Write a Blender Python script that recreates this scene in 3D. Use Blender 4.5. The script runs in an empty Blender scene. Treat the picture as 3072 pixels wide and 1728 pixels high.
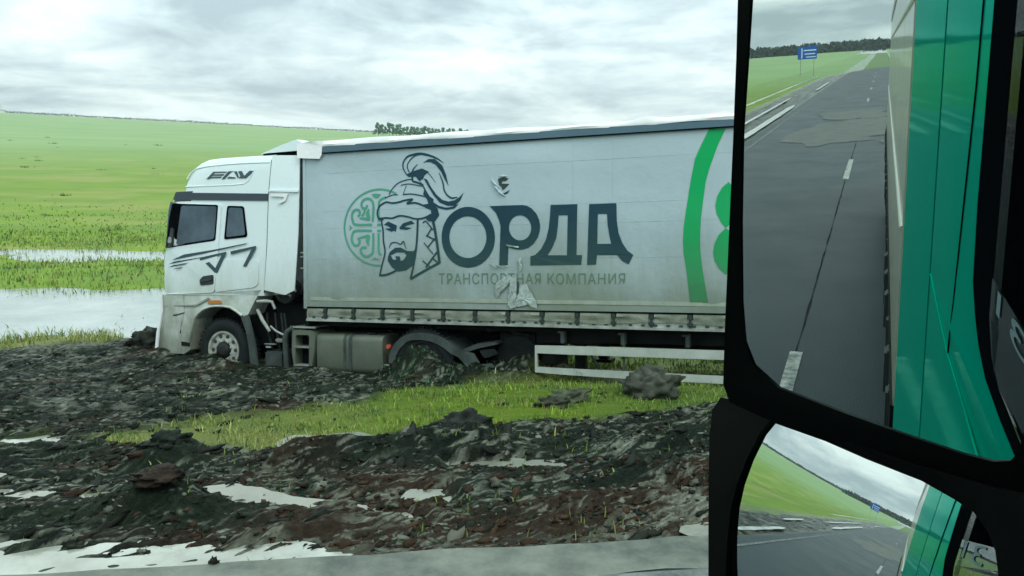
import bpy, bmesh, math, random
import numpy as np
from mathutils import Vector, Matrix
from mathutils.geometry import tessellate_polygon

# ------------------------------------------------------------------ camera, sky, sun, exposure
S = bpy.context.scene
COL = S.collection
rnd = random.Random(7)
R = math.radians

cam_d = bpy.data.cameras.new('camera')
cam = bpy.data.objects.new('camera', cam_d); COL.objects.link(cam)
cam_d.sensor_width = 36.0; cam_d.sensor_fit = 'HORIZONTAL'
cam_d.angle = R(65.0); cam_d.clip_start = 0.02; cam_d.clip_end = 12000
FW = Vector((0.15373, 0.97070, -0.18450)); RT = Vector((0.98810, -0.15160, 0.02570)); 
UP = RT.cross(FW).normalized(); RT = FW.cross(UP).normalized(); FW.normalize()
cam.matrix_world = Matrix((( RT.x, UP.x, -FW.x, 0.0), (RT.y, UP.y, -FW.y, 0.0), (RT.z, UP.z, -FW.z, 2.6), (0, 0, 0, 1)))
S.camera = cam

SUN_EL, SUN_AZ = R(52), R(-60)          # azimuth of the sun measured from +X towards +Y
W = bpy.data.worlds.new('World'); S.world = W; W.use_nodes = True
wn = W.node_tree.nodes; wl = W.node_tree.links; wn.clear()
def wnode(t, **k):
    n = wn.new(t)
    for a, b in k.items(): setattr(n, a, b)
    return n
def wmath(op, a, b=None, c=None, clamp=False):
    n = wnode('ShaderNodeMath', operation=op); n.use_clamp = clamp
    for i, v in enumerate((a, b, c)):
        if v is None: continue
        if isinstance(v, (int, float)): n.inputs[i].default_value = v
        else: wl.new(v, n.inputs[i])
    return n.outputs[0]
sky = wnode('ShaderNodeTexSky', sky_type='NISHITA'); sky.sun_disc = False
sky.sun_elevation = SUN_EL; sky.sun_rotation = math.pi / 2 - SUN_AZ
tc = wnode('ShaderNodeTexCoord'); sx = wnode('ShaderNodeSeparateXYZ'); wl.new(tc.outputs['Generated'], sx.inputs[0])
zc = wmath('MAXIMUM', sx.outputs['Z'], 0.0)
den = wmath('ADD', zc, 0.24)
cx = wnode('ShaderNodeCombineXYZ')
wl.new(wmath('DIVIDE', sx.outputs['X'], den), cx.inputs[0]); wl.new(wmath('DIVIDE', sx.outputs['Y'], den), cx.inputs[1])
cx.inputs[2].default_value = 3.7
def wnoise(scale, detail, rough, dist):
    n = wnode('ShaderNodeTexNoise'); n.inputs['Scale'].default_value = scale; n.inputs['Detail'].default_value = detail
    n.inputs['Roughness'].default_value = rough; n.inputs['Distortion'].default_value = dist
    wl.new(cx.outputs[0], n.inputs['Vector']); return n.outputs[0]
n1 = wnoise(1.05, 8.0, 0.52, 0.55); n2 = wnoise(3.4, 8.0, 0.60, 0.35)
cl = wmath('ADD', wmath('MULTIPLY', n1, 0.72), wmath('MULTIPLY', n2, 0.28))
ramp = wnode('ShaderNodeValToRGB'); wl.new(cl, ramp.inputs[0])
e = ramp.color_ramp.elements
e[0].position = 0.40; e[0].color = (0.475, 0.61, 0.655, 1)
e[1].position = 0.60; e[1].color = (1.06, 1.22, 1.19, 1)
m_ = ramp.color_ramp.elements.new(0.48); m_.color = (0.69, 0.85, 0.88, 1)
m_ = ramp.color_ramp.elements.new(0.54); m_.color = (0.885, 1.03, 1.02, 1)
# an overcast sky is brighter overhead than at the horizon
zen = wmath('MULTIPLY_ADD', zc, 1.35, 0.90)
vm = wnode('ShaderNodeVectorMath', operation='SCALE'); wl.new(ramp.outputs[0], vm.inputs[0]); wl.new(wmath('MULTIPLY', zen, 10.0), vm.inputs['Scale'])
mx = wnode('ShaderNodeMixRGB'); mx.inputs[0].default_value = 0.93
wl.new(sky.outputs[0], mx.inputs[1]); wl.new(vm.outputs[0], mx.inputs[2])
bg = wnode('ShaderNodeBackground'); bg.inputs['Strength'].default_value = 0.1
wl.new(mx.outputs[0], bg.inputs[0])
wo = wnode('ShaderNodeOutputWorld'); wl.new(bg.outputs[0], wo.inputs[0])

sun_d = bpy.data.lights.new('sun', 'SUN'); sun_d.energy = 1.2; sun_d.angle = R(25); sun_d.color = (1.0, 0.97, 0.90)
sun = bpy.data.objects.new('sun', sun_d); COL.objects.link(sun)
sd = Vector((math.cos(SUN_EL) * math.cos(SUN_AZ), math.cos(SUN_EL) * math.sin(SUN_AZ), math.sin(SUN_EL)))
sun.rotation_euler = sd.to_track_quat('Z', 'Y').to_euler()

vs = S.view_settings; vs.view_transform = 'Standard'; vs.look = 'None'; vs.exposure = 0.1; vs.gamma = 1.0; vs.use_curve_mapping = False
S.cycles.max_bounces = 8; S.cycles.glossy_bounces = 5; S.cycles.transparent_max_bounces = 12
S.cycles.use_denoising = True; S.cycles.sample_clamp_indirect = 6.0

# ------------------------------------------------------------------ materials
def mat(name, col, rough=0.5, metal=0.0, spec=0.5, noise=None, bump=None, coat=0.0, attr=None, dirt=None, streak=None):
    """noise=(scale, amount, colour2); bump=(scale, strength, distance); attr=colour attribute multiplied in;
    dirt=(z_low, z_high, colour, noise scale): dirt splashed up from below, in the object's own height."""
    m = bpy.data.materials.new(name); m.use_nodes = True
    N = m.node_tree.nodes; L = m.node_tree.links; b = N['Principled BSDF']
    b.inputs['Roughness'].default_value = rough; b.inputs['Metallic'].default_value = metal
    b.inputs['Specular IOR Level'].default_value = spec; b.inputs['Coat Weight'].default_value = coat; b.inputs['Coat Roughness'].default_value = 0.04
    t = N.new('ShaderNodeTexCoord')
    cur = N.new('ShaderNodeRGB'); cur.outputs[0].default_value = (*col, 1); cur = cur.outputs[0]
    if attr:
        a = N.new('ShaderNodeAttribute'); a.attribute_name = attr; cur = a.outputs['Color']
    if noise:
        n = N.new('ShaderNodeTexNoise'); n.inputs['Scale'].default_value = noise[0]; n.inputs['Detail'].default_value = 6; n.inputs['Roughness'].default_value = 0.65
        L.new(t.outputs['Object'], n.inputs['Vector'])
        r = N.new('ShaderNodeMapRange'); r.inputs[1].default_value = 0.35; r.inputs[2].default_value = 0.68; L.new(n.outputs[0], r.inputs[0])
        q = N.new('ShaderNodeMath'); q.operation = 'MULTIPLY'; q.inputs[1].default_value = noise[1]; L.new(r.outputs[0], q.inputs[0])
        x = N.new('ShaderNodeMixRGB'); L.new(q.outputs[0], x.inputs[0]); L.new(cur, x.inputs[1]); x.inputs[2].default_value = (*noise[2], 1); cur = x.outputs[0]
        rr = N.new('ShaderNodeMapRange'); rr.inputs[3].default_value = max(0.0, rough - min(0.12, rough * 0.5)); rr.inputs[4].default_value = min(1, rough + min(0.15, rough * 0.5))
        L.new(n.outputs[0], rr.inputs[0]); L.new(rr.outputs[0], b.inputs['Roughness'])
    if dirt:
        s = N.new('ShaderNodeSeparateXYZ'); L.new(t.outputs['Object'], s.inputs[0])
        mp = N.new('ShaderNodeMapping'); mp.inputs['Scale'].default_value = (1.0, 1.0, 0.35); L.new(t.outputs['Object'], mp.inputs[0])
        n = N.new('ShaderNodeTexNoise'); n.inputs['Scale'].default_value = dirt[3]; n.inputs['Detail'].default_value = 8; n.inputs['Roughness'].default_value = 0.7; L.new(mp.outputs[0], n.inputs['Vector'])
        ad = N.new('ShaderNodeMath'); ad.operation = 'MULTIPLY_ADD'; ad.inputs[1].default_value = (dirt[1] - dirt[0]) * 1.3; L.new(n.outputs[0], ad.inputs[0])
        sb = N.new('ShaderNodeMath'); sb.operation = 'SUBTRACT'; L.new(s.outputs['Z'], sb.inputs[0]); sb.inputs[1].default_value = (dirt[1] - dirt[0]) * 0.65
        L.new(sb.outputs[0], ad.inputs[2])
        r = N.new('ShaderNodeMapRange'); r.interpolation_type = 'SMOOTHSTEP'; r.inputs[1].default_value = dirt[1]; r.inputs[2].default_value = dirt[0]; L.new(ad.outputs[0], r.inputs[0])
        q = N.new('ShaderNodeMath'); q.operation = 'MULTIPLY'; q.inputs[1].default_value = dirt[4] if len(dirt) > 4 else 0.9; L.new(r.outputs[0], q.inputs[0])
        x = N.new('ShaderNodeMixRGB'); L.new(q.outputs[0], x.inputs[0]); L.new(cur, x.inputs[1]); x.inputs[2].default_value = (*dirt[2], 1); cur = x.outputs[0]
    L.new(cur, b.inputs['Base Color'])
    if bump:
        n = N.new('ShaderNodeTexNoise'); n.inputs['Scale'].default_value = bump[0]; n.inputs['Detail'].default_value = 6; n.inputs['Roughness'].default_value = 0.6
        L.new(t.outputs['Object'], n.inputs['Vector'])
        u = N.new('ShaderNodeBump'); u.inputs['Strength'].default_value = bump[1]; u.inputs['Distance'].default_value = bump[2]
        L.new(n.outputs[0], u.inputs['Height']); L.new(u.outputs[0], b.inputs['Normal'])
    return m

MT = {}
GRIME = (0.16, 0.17, 0.115)
MT['white'] = mat('white_cab_paint', (0.66, 0.76, 0.775), 0.28, noise=(1.1, 0.4, (0.54, 0.66, 0.68)), coat=0.2, dirt=(1.0, 2.5, (0.36, 0.42, 0.34), 1.6, 0.8), bump=(1.1, 0.15, 0.02))
MT['white_low'] = mat('grimy_white_paint', (0.55, 0.62, 0.58), 0.42, noise=(2.2, 0.9, (0.22, 0.25, 0.18)), dirt=(0.25, 1.55, (0.11, 0.125, 0.085), 2.2, 0.92), bump=(4, 0.2, 0.02))
MT['black_plastic'] = mat('black_plastic', (0.012, 0.016, 0.018), 0.45, noise=(6, 0.5, (0.03, 0.035, 0.035)))
MT['visor'] = mat('dark_visor', (0.02, 0.035, 0.05), 0.22)
MT['cab_glass'] = mat('dark_cab_glass', (0.05, 0.095, 0.13), 0.05, spec=0.6, noise=(1.4, 1.0, (0.010, 0.026, 0.042)))
MT['seal'] = mat('window_seal', (0.003, 0.004, 0.005), 0.8, spec=0.0)
MT['print_dark'] = mat('dark_slate_print', (0.013, 0.045, 0.068), 0.6, spec=0.12, noise=(3, 0.4, (0.025, 0.065, 0.085)), dirt=(1.5, 2.9, (0.036, 0.075, 0.062), 1.2, 0.8))
MT['print_green'] = mat('emblem_green_print', (0.04, 0.27, 0.17), 0.5, noise=(3, 0.4, (0.07, 0.27, 0.19)), dirt=(1.4, 2.6, (0.09, 0.20, 0.14), 1.2, 0.7))
MT['print_bright'] = mat('bright_green_print', (0.005, 0.34, 0.10), 0.5, spec=0.1, noise=(3, 0.3, (0.03, 0.30, 0.13)), dirt=(1.3, 2.9, (0.055, 0.16, 0.08), 1.0, 0.9))
MT['print_slogan'] = mat('faded_slogan_print', (0.10, 0.18, 0.125), 0.55, spec=0.1, noise=(5, 0.7, (0.15, 0.21, 0.155)))
MT['cab_print'] = mat('cab_stripe_print', (0.022, 0.055, 0.075), 0.4)
MT['tyre'] = mat('tyre_rubber', (0.009, 0.013, 0.015), 0.7, spec=0.1, noise=(5, 0.6, (0.028, 0.034, 0.03)), bump=(30, 0.3, 0.01))
MT['rim'] = mat('pale_wheel_rim', (0.42, 0.45, 0.41), 0.5, metal=0.2, noise=(7, 0.8, (0.13, 0.14, 0.10)))
MT['hub'] = mat('dark_hub', (0.006, 0.010, 0.011), 0.5, spec=0.15, noise=(9, 0.6, (0.035, 0.038, 0.032)))
MT['chassis'] = mat('black_chassis', (0.004, 0.006, 0.007), 0.6, spec=0.08, noise=(4, 0.7, (0.014, 0.018, 0.017)))
MT['mudguard'] = mat('muddy_mudguard', (0.060, 0.080, 0.078), 0.6, spec=0.2, noise=(4, 0.9, (0.025, 0.034, 0.027)), bump=(12, 0.3, 0.01))
MT['tank'] = mat('grimy_tank', (0.115, 0.138, 0.105), 0.5, metal=0.1, noise=(2.5, 0.8, (0.07, 0.09, 0.066)), dirt=(0.2, 0.75, (0.055, 0.07, 0.048), 3, 0.85), bump=(5, 0.15, 0.02))
MT['steel'] = mat('dull_steel', (0.36, 0.39, 0.36), 0.42, metal=0.4, noise=(6, 0.7, (0.14, 0.15, 0.12)))
MT['alu'] = mat('bare_aluminium_rail', (0.42, 0.46, 0.43), 0.42, metal=0.35, noise=(5, 0.8, (0.12, 0.14, 0.11)), bump=(9, 0.25, 0.01))
MT['guard'] = mat('pale_guard_plank', (0.50, 0.55, 0.52), 0.4, metal=0.3, noise=(2.5, 0.7, (0.27, 0.31, 0.27)), bump=(3, 0.15, 0.02))
MT['curtain'] = mat('grey_tarpaulin', (0.36, 0.46, 0.50), 0.5, noise=(0.9, 0.4, (0.31, 0.415, 0.455)), dirt=(0.9, 3.2, (0.145, 0.185, 0.135), 0.6, 0.97), bump=(0.9, 0.5, 0.06))
MT['valance'] = mat('grimy_tarpaulin_hem', (0.20, 0.23, 0.18), 0.5, noise=(5, 0.8, (0.09, 0.115, 0.08)), bump=(6, 0.5, 0.03))
MT['roof_tarp'] = mat('white_roof_tarpaulin', (0.78, 0.80, 0.80), 0.5, noise=(2, 0.6, (0.58, 0.63, 0.64)), bump=(3, 0.5, 0.03))
MT['blue_rail'] = mat('slate_blue_rail', (0.045, 0.105, 0.145), 0.4, noise=(2, 0.5, (0.075, 0.145, 0.185)))
MT['strap'] = mat('dark_buckle', (0.016, 0.028, 0.024), 0.5)
MT['reflector'] = mat('pale_reflective_strip', (0.30, 0.35, 0.29), 0.45, noise=(4, 0.8, (0.19, 0.23, 0.17)))
MT['torn'] = mat('torn_white_film', (0.36, 0.44, 0.42), 0.45, noise=(9, 0.9, (0.17, 0.22, 0.19)), bump=(16, 0.3, 0.02))
MT['amber'] = mat('amber_lens', (0.42, 0.15, 0.03), 0.3)
MT['red'] = mat('red_lens', (0.45, 0.06, 0.04), 0.3)
MT['hole'] = mat('dark_tear', (0.02, 0.035, 0.035), 0.7)
MT['green_paint'] = mat('green_cab_paint', (0.0, 0.31, 0.205), 0.05, metal=0.40, spec=0.0, noise=(2.0, 0.35, (0.0, 0.26, 0.17)))
MT['green_paint'].node_tree.nodes['Principled BSDF'].inputs['Specular Tint'].default_value = (0.10, 0.85, 0.70, 1)
MT['body_grey'] = mat('pale_van_body', (0.40, 0.42, 0.33), 0.3, noise=(1.5, 0.4, (0.33, 0.36, 0.29)), coat=0.4, dirt=(0.9, 2.6, (0.27, 0.28, 0.20), 1.5, 0.7))
MT['mirror'] = mat('mirror_silver', (0.70, 0.76, 0.745), 0.0, metal=1.0)
MT['housing'] = mat('black_mirror_housing', (0.0012, 0.0014, 0.0018), 0.38, spec=0.12, bump=(900, 0.15, 0.001))
MT['inside'] = mat('dark_cab_lining', (0.006, 0.007, 0.008), 0.8, spec=0.1)
MT['white_text'] = mat('white_sticker', (0.15, 0.21, 0.22), 0.6, spec=0.05)
MT['worn_line'] = mat('worn_edge_paint', (0.17, 0.19, 0.175), 0.6, spec=0.1, noise=(6, 1.0, (0.05, 0.065, 0.065)))
MT['sign_blue'] = mat('road_sign_blue', (0.01, 0.10, 0.42), 0.4)
MT['sign_white'] = mat('road_sign_white', (0.75, 0.8, 0.85), 0.4)
MT['line'] = mat('road_marking_paint', (0.44, 0.46, 0.40), 0.6, spec=0.1, noise=(9, 1.0, (0.07, 0.09, 0.09)))
MT['silt_water'] = mat('silty_puddle_water', (0.185, 0.195, 0.155), 0.12, spec=0.8, noise=(3, 0.7, (0.11, 0.12, 0.09)), bump=(9, 0.12, 0.02))
MT['water'] = mat('milky_puddle_water', (0.34, 0.37, 0.325), 0.07, spec=0.9, noise=(1.6, 0.95, (0.15, 0.165, 0.13)), bump=(11, 0.25, 0.02))
MT['pool'] = mat('flood_water', (0.33, 0.37, 0.355), 0.10, spec=1.0, noise=(0.9, 0.8, (0.20, 0.24, 0.21)), bump=(6, 0.25, 0.03))
MT['mudclod'] = mat('wet_mud', (0.03, 0.03, 0.02), 0.22, spec=0.035, attr='tint', bump=(60, 0.7, 0.02))
MT['mudground'] = mat('wet_mud_ground', (0.03, 0.03, 0.02), 0.22, spec=0.035, attr='tint', bump=(45, 0.8, 0.03))
MT['blade'] = mat('grass_blade', (0.1, 0.2, 0.03), 0.55, spec=0.25, attr='tint')
MT['crown'] = mat('tree_foliage', (0.03, 0.08, 0.035), 0.8, spec=0.1, attr='tint')
MT['bark'] = mat('tree_bark', (0.05, 0.045, 0.035), 0.8)
MT['plaster'] = mat('pale_plaster', (0.6, 0.63, 0.6), 0.7)

# ------------------------------------------------------------------ helpers
def tag(o, label=None, cat=None, group=None, kind=None):
    if label: o['label'] = label
    if cat: o['category'] = cat
    if group: o['group'] = group
    if kind: o['kind'] = kind
    return o
def link(name, me, parent=None):
    o = bpy.data.objects.new(name, me); COL.objects.link(o)
    if parent is not None: o.parent = parent
    return o
class MB:
    """collects vertices and faces in a local frame; build() links ONE object."""
    def __init__(s): s.v = []; s.f = []
    def add(s, vs_, fs_):
        n = len(s.v); s.v += [tuple(p) for p in vs_]; s.f += [tuple(i + n for i in f) for f in fs_]; return s
    def box(s, x0, x1, y0, y1, z0, z1, bev=0.0):
        if bev > 0:
            bm = bmesh.new(); bmesh.ops.create_cube(bm, size=1.0)
            for q in bm.verts: q.co = Vector(((x0 + x1) / 2 + q.co.x * (x1 - x0), (y0 + y1) / 2 + q.co.y * (y1 - y0), (z0 + z1) / 2 + q.co.z * (z1 - z0)))
            bmesh.ops.bevel(bm, geom=list(bm.edges), offset=bev, segments=2, affect='EDGES', clamp_overlap=True)
            bm.verts.index_update(); s.add([q.co[:] for q in bm.verts], [[q.index for q in f.verts] for f in bm.faces]); bm.free(); return s
        p = [(x0,y0,z0),(x1,y0,z0),(x1,y1,z0),(x0,y1,z0),(x0,y0,z1),(x1,y0,z1),(x1,y1,z1),(x0,y1,z1)]
        return s.add(p, [(0,3,2,1),(4,5,6,7),(0,1,5,4),(1,2,6,5),(2,3,7,6),(3,0,4,7)])
    def prism(s, pts, y0, y1, yf=None, holes=()):
        """polygon in (x, z) extruded along y; yf(x, z) shifts y; holes are cut through."""
        yf = yf or (lambda a, b: 0.0)
        loops = [list(pts)] + [list(h) for h in holes]
        base = len(s.v); flat = [p for l in loops for p in l]; n = len(flat)
        for y in (y0, y1):
            s.v += [(p[0], y + yf(p[0], p[1]), p[1]) for p in flat]
        tris = tessellate_polygon([[Vector((p[0], p[1], 0)) for p in l] for l in loops])
        for t in tris:
            s.f.append(tuple(base + i for i in t)); s.f.append(tuple(base + n + i for i in reversed(t)))
        k = 0
        for l in loops:
            m = len(l)
            for i in range(m):
                a, b = k + i, k + (i + 1) % m
                s.f.append((base + a, base + b, base + n + b, base + n + a))
            k += m
        return s
    def sheet(s, pts, y, yf=None, holes=()):
        yf = yf or (lambda a, b: 0.0)
        loops = [list(pts)] + [list(h) for h in holes]; base = len(s.v)
        s.v += [(p[0], y + yf(p[0], p[1]), p[1]) for l in loops for p in l]
        for t in tessellate_polygon([[Vector((p[0], p[1], 0)) for p in l] for l in loops]): s.f.append(tuple(base + i for i in t))
        return s
    def stroke(s, pts, y, yf=None):
        """a brush stroke of varying width lying in the (x, z) plane."""
        yf = yf or (lambda a, b: 0.0); P = []
        for i in range(len(pts) - 1):      # a smooth curve through the given points
            p0, p1, p2, p3 = (pts[max(i - 1, 0)], pts[i], pts[i + 1], pts[min(i + 2, len(pts) - 1)])
            for k in range(5):
                t = k / 5
                P.append(tuple(0.5 * (2 * p1[j] + (p2[j] - p0[j]) * t + (2 * p0[j] - 5 * p1[j] + 4 * p2[j] - p3[j]) * t * t + (3 * p1[j] - p0[j] - 3 * p2[j] + p3[j]) * t ** 3) for j in range(3)))
        P.append(tuple(pts[-1])); base = len(s.v)
        for i, p in enumerate(P):
            a, b = P[max(i - 1, 0)], P[min(i + 1, len(P) - 1)]
            d = Vector((b[0] - a[0], b[1] - a[1])); d = d.normalized() if d.length > 1e-6 else Vector((1, 0)); w = max(p[2], 0.002) / 2
            for sg in (1, -1):
                X, Z = p[0] - d.y * w * sg, p[1] + d.x * w * sg; s.v.append((X, y + yf(X, Z), Z))
        for i in range(len(P) - 1): s.f.append((base + 2*i, base + 2*i + 1, base + 2*i + 3, base + 2*i + 2))
        return s
    def cyl(s, c, axis, r, h, n=24, r2=None, cap=True):
        """cylinder or cone from point c along unit axis."""
        r2 = r if r2 is None else r2; a = Vector(axis).normalized(); t = a.orthogonal().normalized(); b = a.cross(t); c = Vector(c); base = len(s.v)
        for i in range(n):
            q = 2 * math.pi * i / n; d = t * math.cos(q) + b * math.sin(q); s.v.append((c + d * r)[:]); s.v.append((c + a * h + d * r2)[:])
        for i in range(n):
            j = (i + 1) % n; s.f.append((base + 2*i, base + 2*j, base + 2*j + 1, base + 2*i + 1))
        if cap:
            s.f.append(tuple(base + 2*i for i in range(n))[::-1]); s.f.append(tuple(base + 2*i + 1 for i in range(n)))
        return s
    def lathe(s, c, axis, prof, n=36):
        """profile of (distance along axis, radius) turned round the axis."""
        a = Vector(axis).normalized(); t = a.orthogonal().normalized(); b = a.cross(t); c = Vector(c); base = len(s.v); m = len(prof)
        for i in range(n):
            q = 2 * math.pi * i / n; d = t * math.cos(q) + b * math.sin(q)
            for (h, r) in prof: s.v.append((c + a * h + d * r)[:])
        for i in range(n):
            j = (i + 1) % n
            for k in range(m - 1): s.f.append((base + i*m + k, base + j*m + k, base + j*m + k + 1, base + i*m + k + 1))
        return s
    def tube(s, path, r, n=8):
        P = [Vector(p) for p in path]; base = len(s.v); prev = None
        for i, p in enumerate(P):
            d = (P[min(i + 1, len(P) - 1)] - P[max(i - 1, 0)]).normalized()
            t = d.orthogonal().normalized() if prev is None else (prev - d * prev.dot(d)).normalized(); prev = t; b = d.cross(t)
            rr = r[i] if isinstance(r, (list, tuple)) else r
            for k in range(n):
                q = 2 * math.pi * k / n; s.v.append((p + (t * math.cos(q) + b * math.sin(q)) * rr)[:])
        for i in range(len(P) - 1):
            for k in range(n):
                j = (k + 1) % n; s.f.append((base + i*n + k, base + i*n + j, base + (i+1)*n + j, base + (i+1)*n + k))
        s.f.append(tuple(base + k for k in range(n))[::-1]); s.f.append(tuple(base + (len(P)-1)*n + k for k in range(n)))
        return s
    def build(s, name, m, parent=None, off=(0, 0, 0), smooth=32):
        me = bpy.data.meshes.new(name)
        me.from_pydata([(p[0] - off[0], p[1] - off[1], p[2] - off[2]) for p in s.v], [], s.f); me.update()
        bm = bmesh.new(); bm.from_mesh(me); bmesh.ops.recalc_face_normals(bm, faces=bm.faces); bm.to_mesh(me); bm.free()
        me.materials.append(MT[m] if isinstance(m, str) else m)
        if smooth:
            me.polygons.foreach_set('use_smooth', [True] * len(me.polygons)); me.set_sharp_from_angle(angle=R(smooth))
        return link(name, me, parent)
def tint_mesh(name, V, F, cols, m, parent=None, smooth=False):
    """mesh from numpy arrays with one colour per vertex."""
    me = bpy.data.meshes.new(name); V = np.asarray(V, np.float32); F = np.asarray(F, np.int32); k = F.shape[1]
    me.vertices.add(len(V)); me.vertices.foreach_set('co', V.ravel())
    me.loops.add(F.size); me.loops.foreach_set('vertex_index', F.ravel())
    me.polygons.add(len(F)); me.polygons.foreach_set('loop_start', np.arange(0, F.size, k, dtype=np.int32)); me.polygons.foreach_set('loop_total', np.full(len(F), k, np.int32))
    me.update(calc_edges=True)
    at = me.color_attributes.new('tint', 'FLOAT_COLOR', 'POINT'); c4 = np.ones((len(V), 4), np.float32); c4[:, :3] = cols; at.data.foreach_set('color', c4.ravel())
    me.materials.append(MT[m])
    if smooth: me.polygons.foreach_set('use_smooth', np.ones(len(F), bool))
    me.validate(); return link(name, me, parent)
def copy_tree(o, parent=None):
    c = o.copy(); COL.objects.link(c)
    if parent is not None: c.parent = parent
    for ch in list(o.children): copy_tree(ch, c)
    return c

# gradient noise on numpy arrays
_P = np.random.RandomState(3).permutation(512); _G = np.random.RandomState(4).uniform(0, 2 * np.pi, 512)
def gn(x, y, seed=0):
    x = np.asarray(x, float); y = np.asarray(y, float); xi = np.floor(x).astype(int); yi = np.floor(y).astype(int); xf = x - xi; yf = y - yi
    u = xf**3 * (xf * (xf * 6 - 15) + 10); v = yf**3 * (yf * (yf * 6 - 15) + 10)
    def g(ix, iy, dx, dy):
        a = _G[_P[(_P[(ix + seed * 37) & 511] + iy) & 511]]; return np.cos(a) * dx + np.sin(a) * dy
    a = g(xi, yi, xf, yf); b = g(xi + 1, yi, xf - 1, yf); c = g(xi, yi + 1, xf, yf - 1); d = g(xi + 1, yi + 1, xf - 1, yf - 1)
    return (a + u * (b - a)) * (1 - v) + (c + u * (d - c)) * v
def fbm(x, y, o=4, seed=0, gain=0.5):
    t = 0; a = 1.0; f = 1.0
    for i in range(o): t = t + a * gn(x * f, y * f, seed + i); a *= gain; f *= 2.03
    return t
def smooth(a, b, x): t = np.clip((np.asarray(x, float) - a) / (b - a), 0, 1); return t * t * (3 - 2 * t)

# ------------------------------------------------------------------ the land
ROAD_L, ROAD_R, EDGE = 4.28, -2.5, 4.62      # painted edge lines and the asphalt's left edge
def bend(x):                                  # the road behind us bends away
    q = np.maximum(0.0, -np.asarray(x, float) - 112.0); return -np.minimum(q * q / 230.0, 1.2 * q)
TP = np.array([-1.321, 13.425, -0.491]); TU = np.array([0.8630, -0.4980, 0.0842]); TW = np.array([-0.0100, 0.1491, 0.9888])
TU /= np.linalg.norm(TU); TW -= TU * (TW @ TU); TW /= np.linalg.norm(TW); TN = np.cross(TW, TU)   # the stuck truck's rearward, upward and inward axes
def T(s, z, y=0.0): return TP + TU * s + TW * z + TN * y

HEAPS = [(0.55, 7.15, 0.75, 0.40, 0.17, 0.30), (0.85, 7.45, 0.30, 0.22, 0.08, 0.0), (-1.95, 7.15, 0.40, 0.26, 0.17, 0.2), (-1.62, 5.75, 0.40, 0.28, 0.19, -0.1), (-0.65, 7.05, 0.50, 0.22, 0.11, 0.1),
         (2.9, 7.1, 0.7, 0.35, 0.11, 0.2), (2.2, 6.3, 0.6, 0.3, 0.08, 0.0), (-2.9, 7.6, 0.7, 0.25, 0.08, 0.1), (0.9, 6.0, 0.5, 0.25, 0.07, 0.0), (-3.3, 5.9, 0.8, 0.25, 0.10, 0.0),
         (-2.4, 5.35, 0.7, 0.16, 0.06, 0.0), (3.4, 8.1, 0.6, 0.3, 0.06, 0.0), (-4.4, 9.4, 0.9, 0.4, 0.10, 0.2), (-0.3, 5.35, 0.5, 0.2, 0.05, 0.0), (1.9, 5.5, 0.8, 0.22, 0.06, 0.0),
         (-3.1, 11.5, 1.2, 0.5, 0.10, 0.3), (-6.2, 12.5, 1.5, 0.7, 0.12, 0.2), (-1.2, 9.9, 1.0, 0.4, 0.08, 0.2)]
for (s_, y_, rx, ry, h) in [(2.15, -0.15, 0.55, 0.30, 0.42), (3.2, -0.20, 0.50, 0.30, 0.16), (-1.55, -0.35, 0.7, 0.35, 0.08), (0.55, -0.30, 0.9, 0.3, 0.06), (3.6, 0.8, 0.7, 0.7, 0.42), (-3.5, -0.1, 0.4, 0.4, 0.10)]:
    p_ = T(s_, -0.95, y_); HEAPS.append((p_[0], p_[1], rx, ry, h, -0.52))
# wet hollows: centre line points, half width, water level
RUTS = [([(-9.0, 5.10), (-3.4, 5.02), (-2.0, 4.90), (-1.0, 4.79), (0.0, 4.66)], 0.15, -0.06),
        ([(-6.5, 7.15), (-3.0, 6.40), (-1.9, 6.20)], 0.06, -0.235),
        ([(-1.45, 6.20), (-1.0, 5.98), (-0.35, 5.66), (0.2, 5.5)], 0.075, -0.165),
        ([(-3.85, 8.30), (-3.45, 8.24), (-3.3, 8.2)], 0.15, -0.53),
        ([(-1.1, 7.75), (-0.5, 7.78), (-0.1, 7.8)], 0.10, -0.43),
        ([(0.55, 6.75), (1.1, 6.7), (1.6, 6.65)], 0.07, -0.29), ([(-3.6, 6.9), (-2.7, 6.75)], 0.06, -0.31), ([(-2.9, 9.3), (-2.4, 9.15)], 0.07, -0.64),
        ([(-5.4, 10.1), (-4.6, 9.9)], 0.08, -0.74), ([(-1.9, 10.2), (-1.55, 10.1)], 0.05, -0.76), ([(-8.4, 6.2), (-4.2, 5.75), (-3.3, 5.62)], 0.07, -0.155),
        ([(2.0, 4.93), (2.6, 4.95)], 0.05, -0.065), ([(0.1, 5.95), (0.5, 5.9)], 0.07, -0.205)]
def seg_dist(x, y, pts):
    d = np.full(np.shape(x), 1e9)
    for (ax, ay), (bx, by) in zip(pts[:-1], pts[1:]):
        t = np.clip(((x - ax) * (bx - ax) + (y - ay) * (by - ay)) / ((bx - ax)**2 + (by - ay)**2), 0, 1)
        d = np.minimum(d, np.hypot(x - ax - t * (bx - ax), y - ay - t * (by - ay)))
    return d
PY = [-400, -60, -9, -4.2, -3.0, EDGE, 5.1, 6.0, 8.0, 9.93, 11.3, 12.6, 13.5, 14.9, 16.0, 17.3, 21.2, 22.6, 26.6, 27.3, 28.8, 29.6, 33, 60, 120, 3000]
PZ = [-1.2, -1.4, -1.4, -0.25, -0.03, -0.03, -0.09, -0.20, -0.45, -0.66, -1.00, -1.27, -1.36, -1.43, -1.50, -1.74, -1.74, -1.52, -1.54, -1.66, -1.66, -1.50, -1.52, -1.6, -1.5, -1.5]
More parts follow.
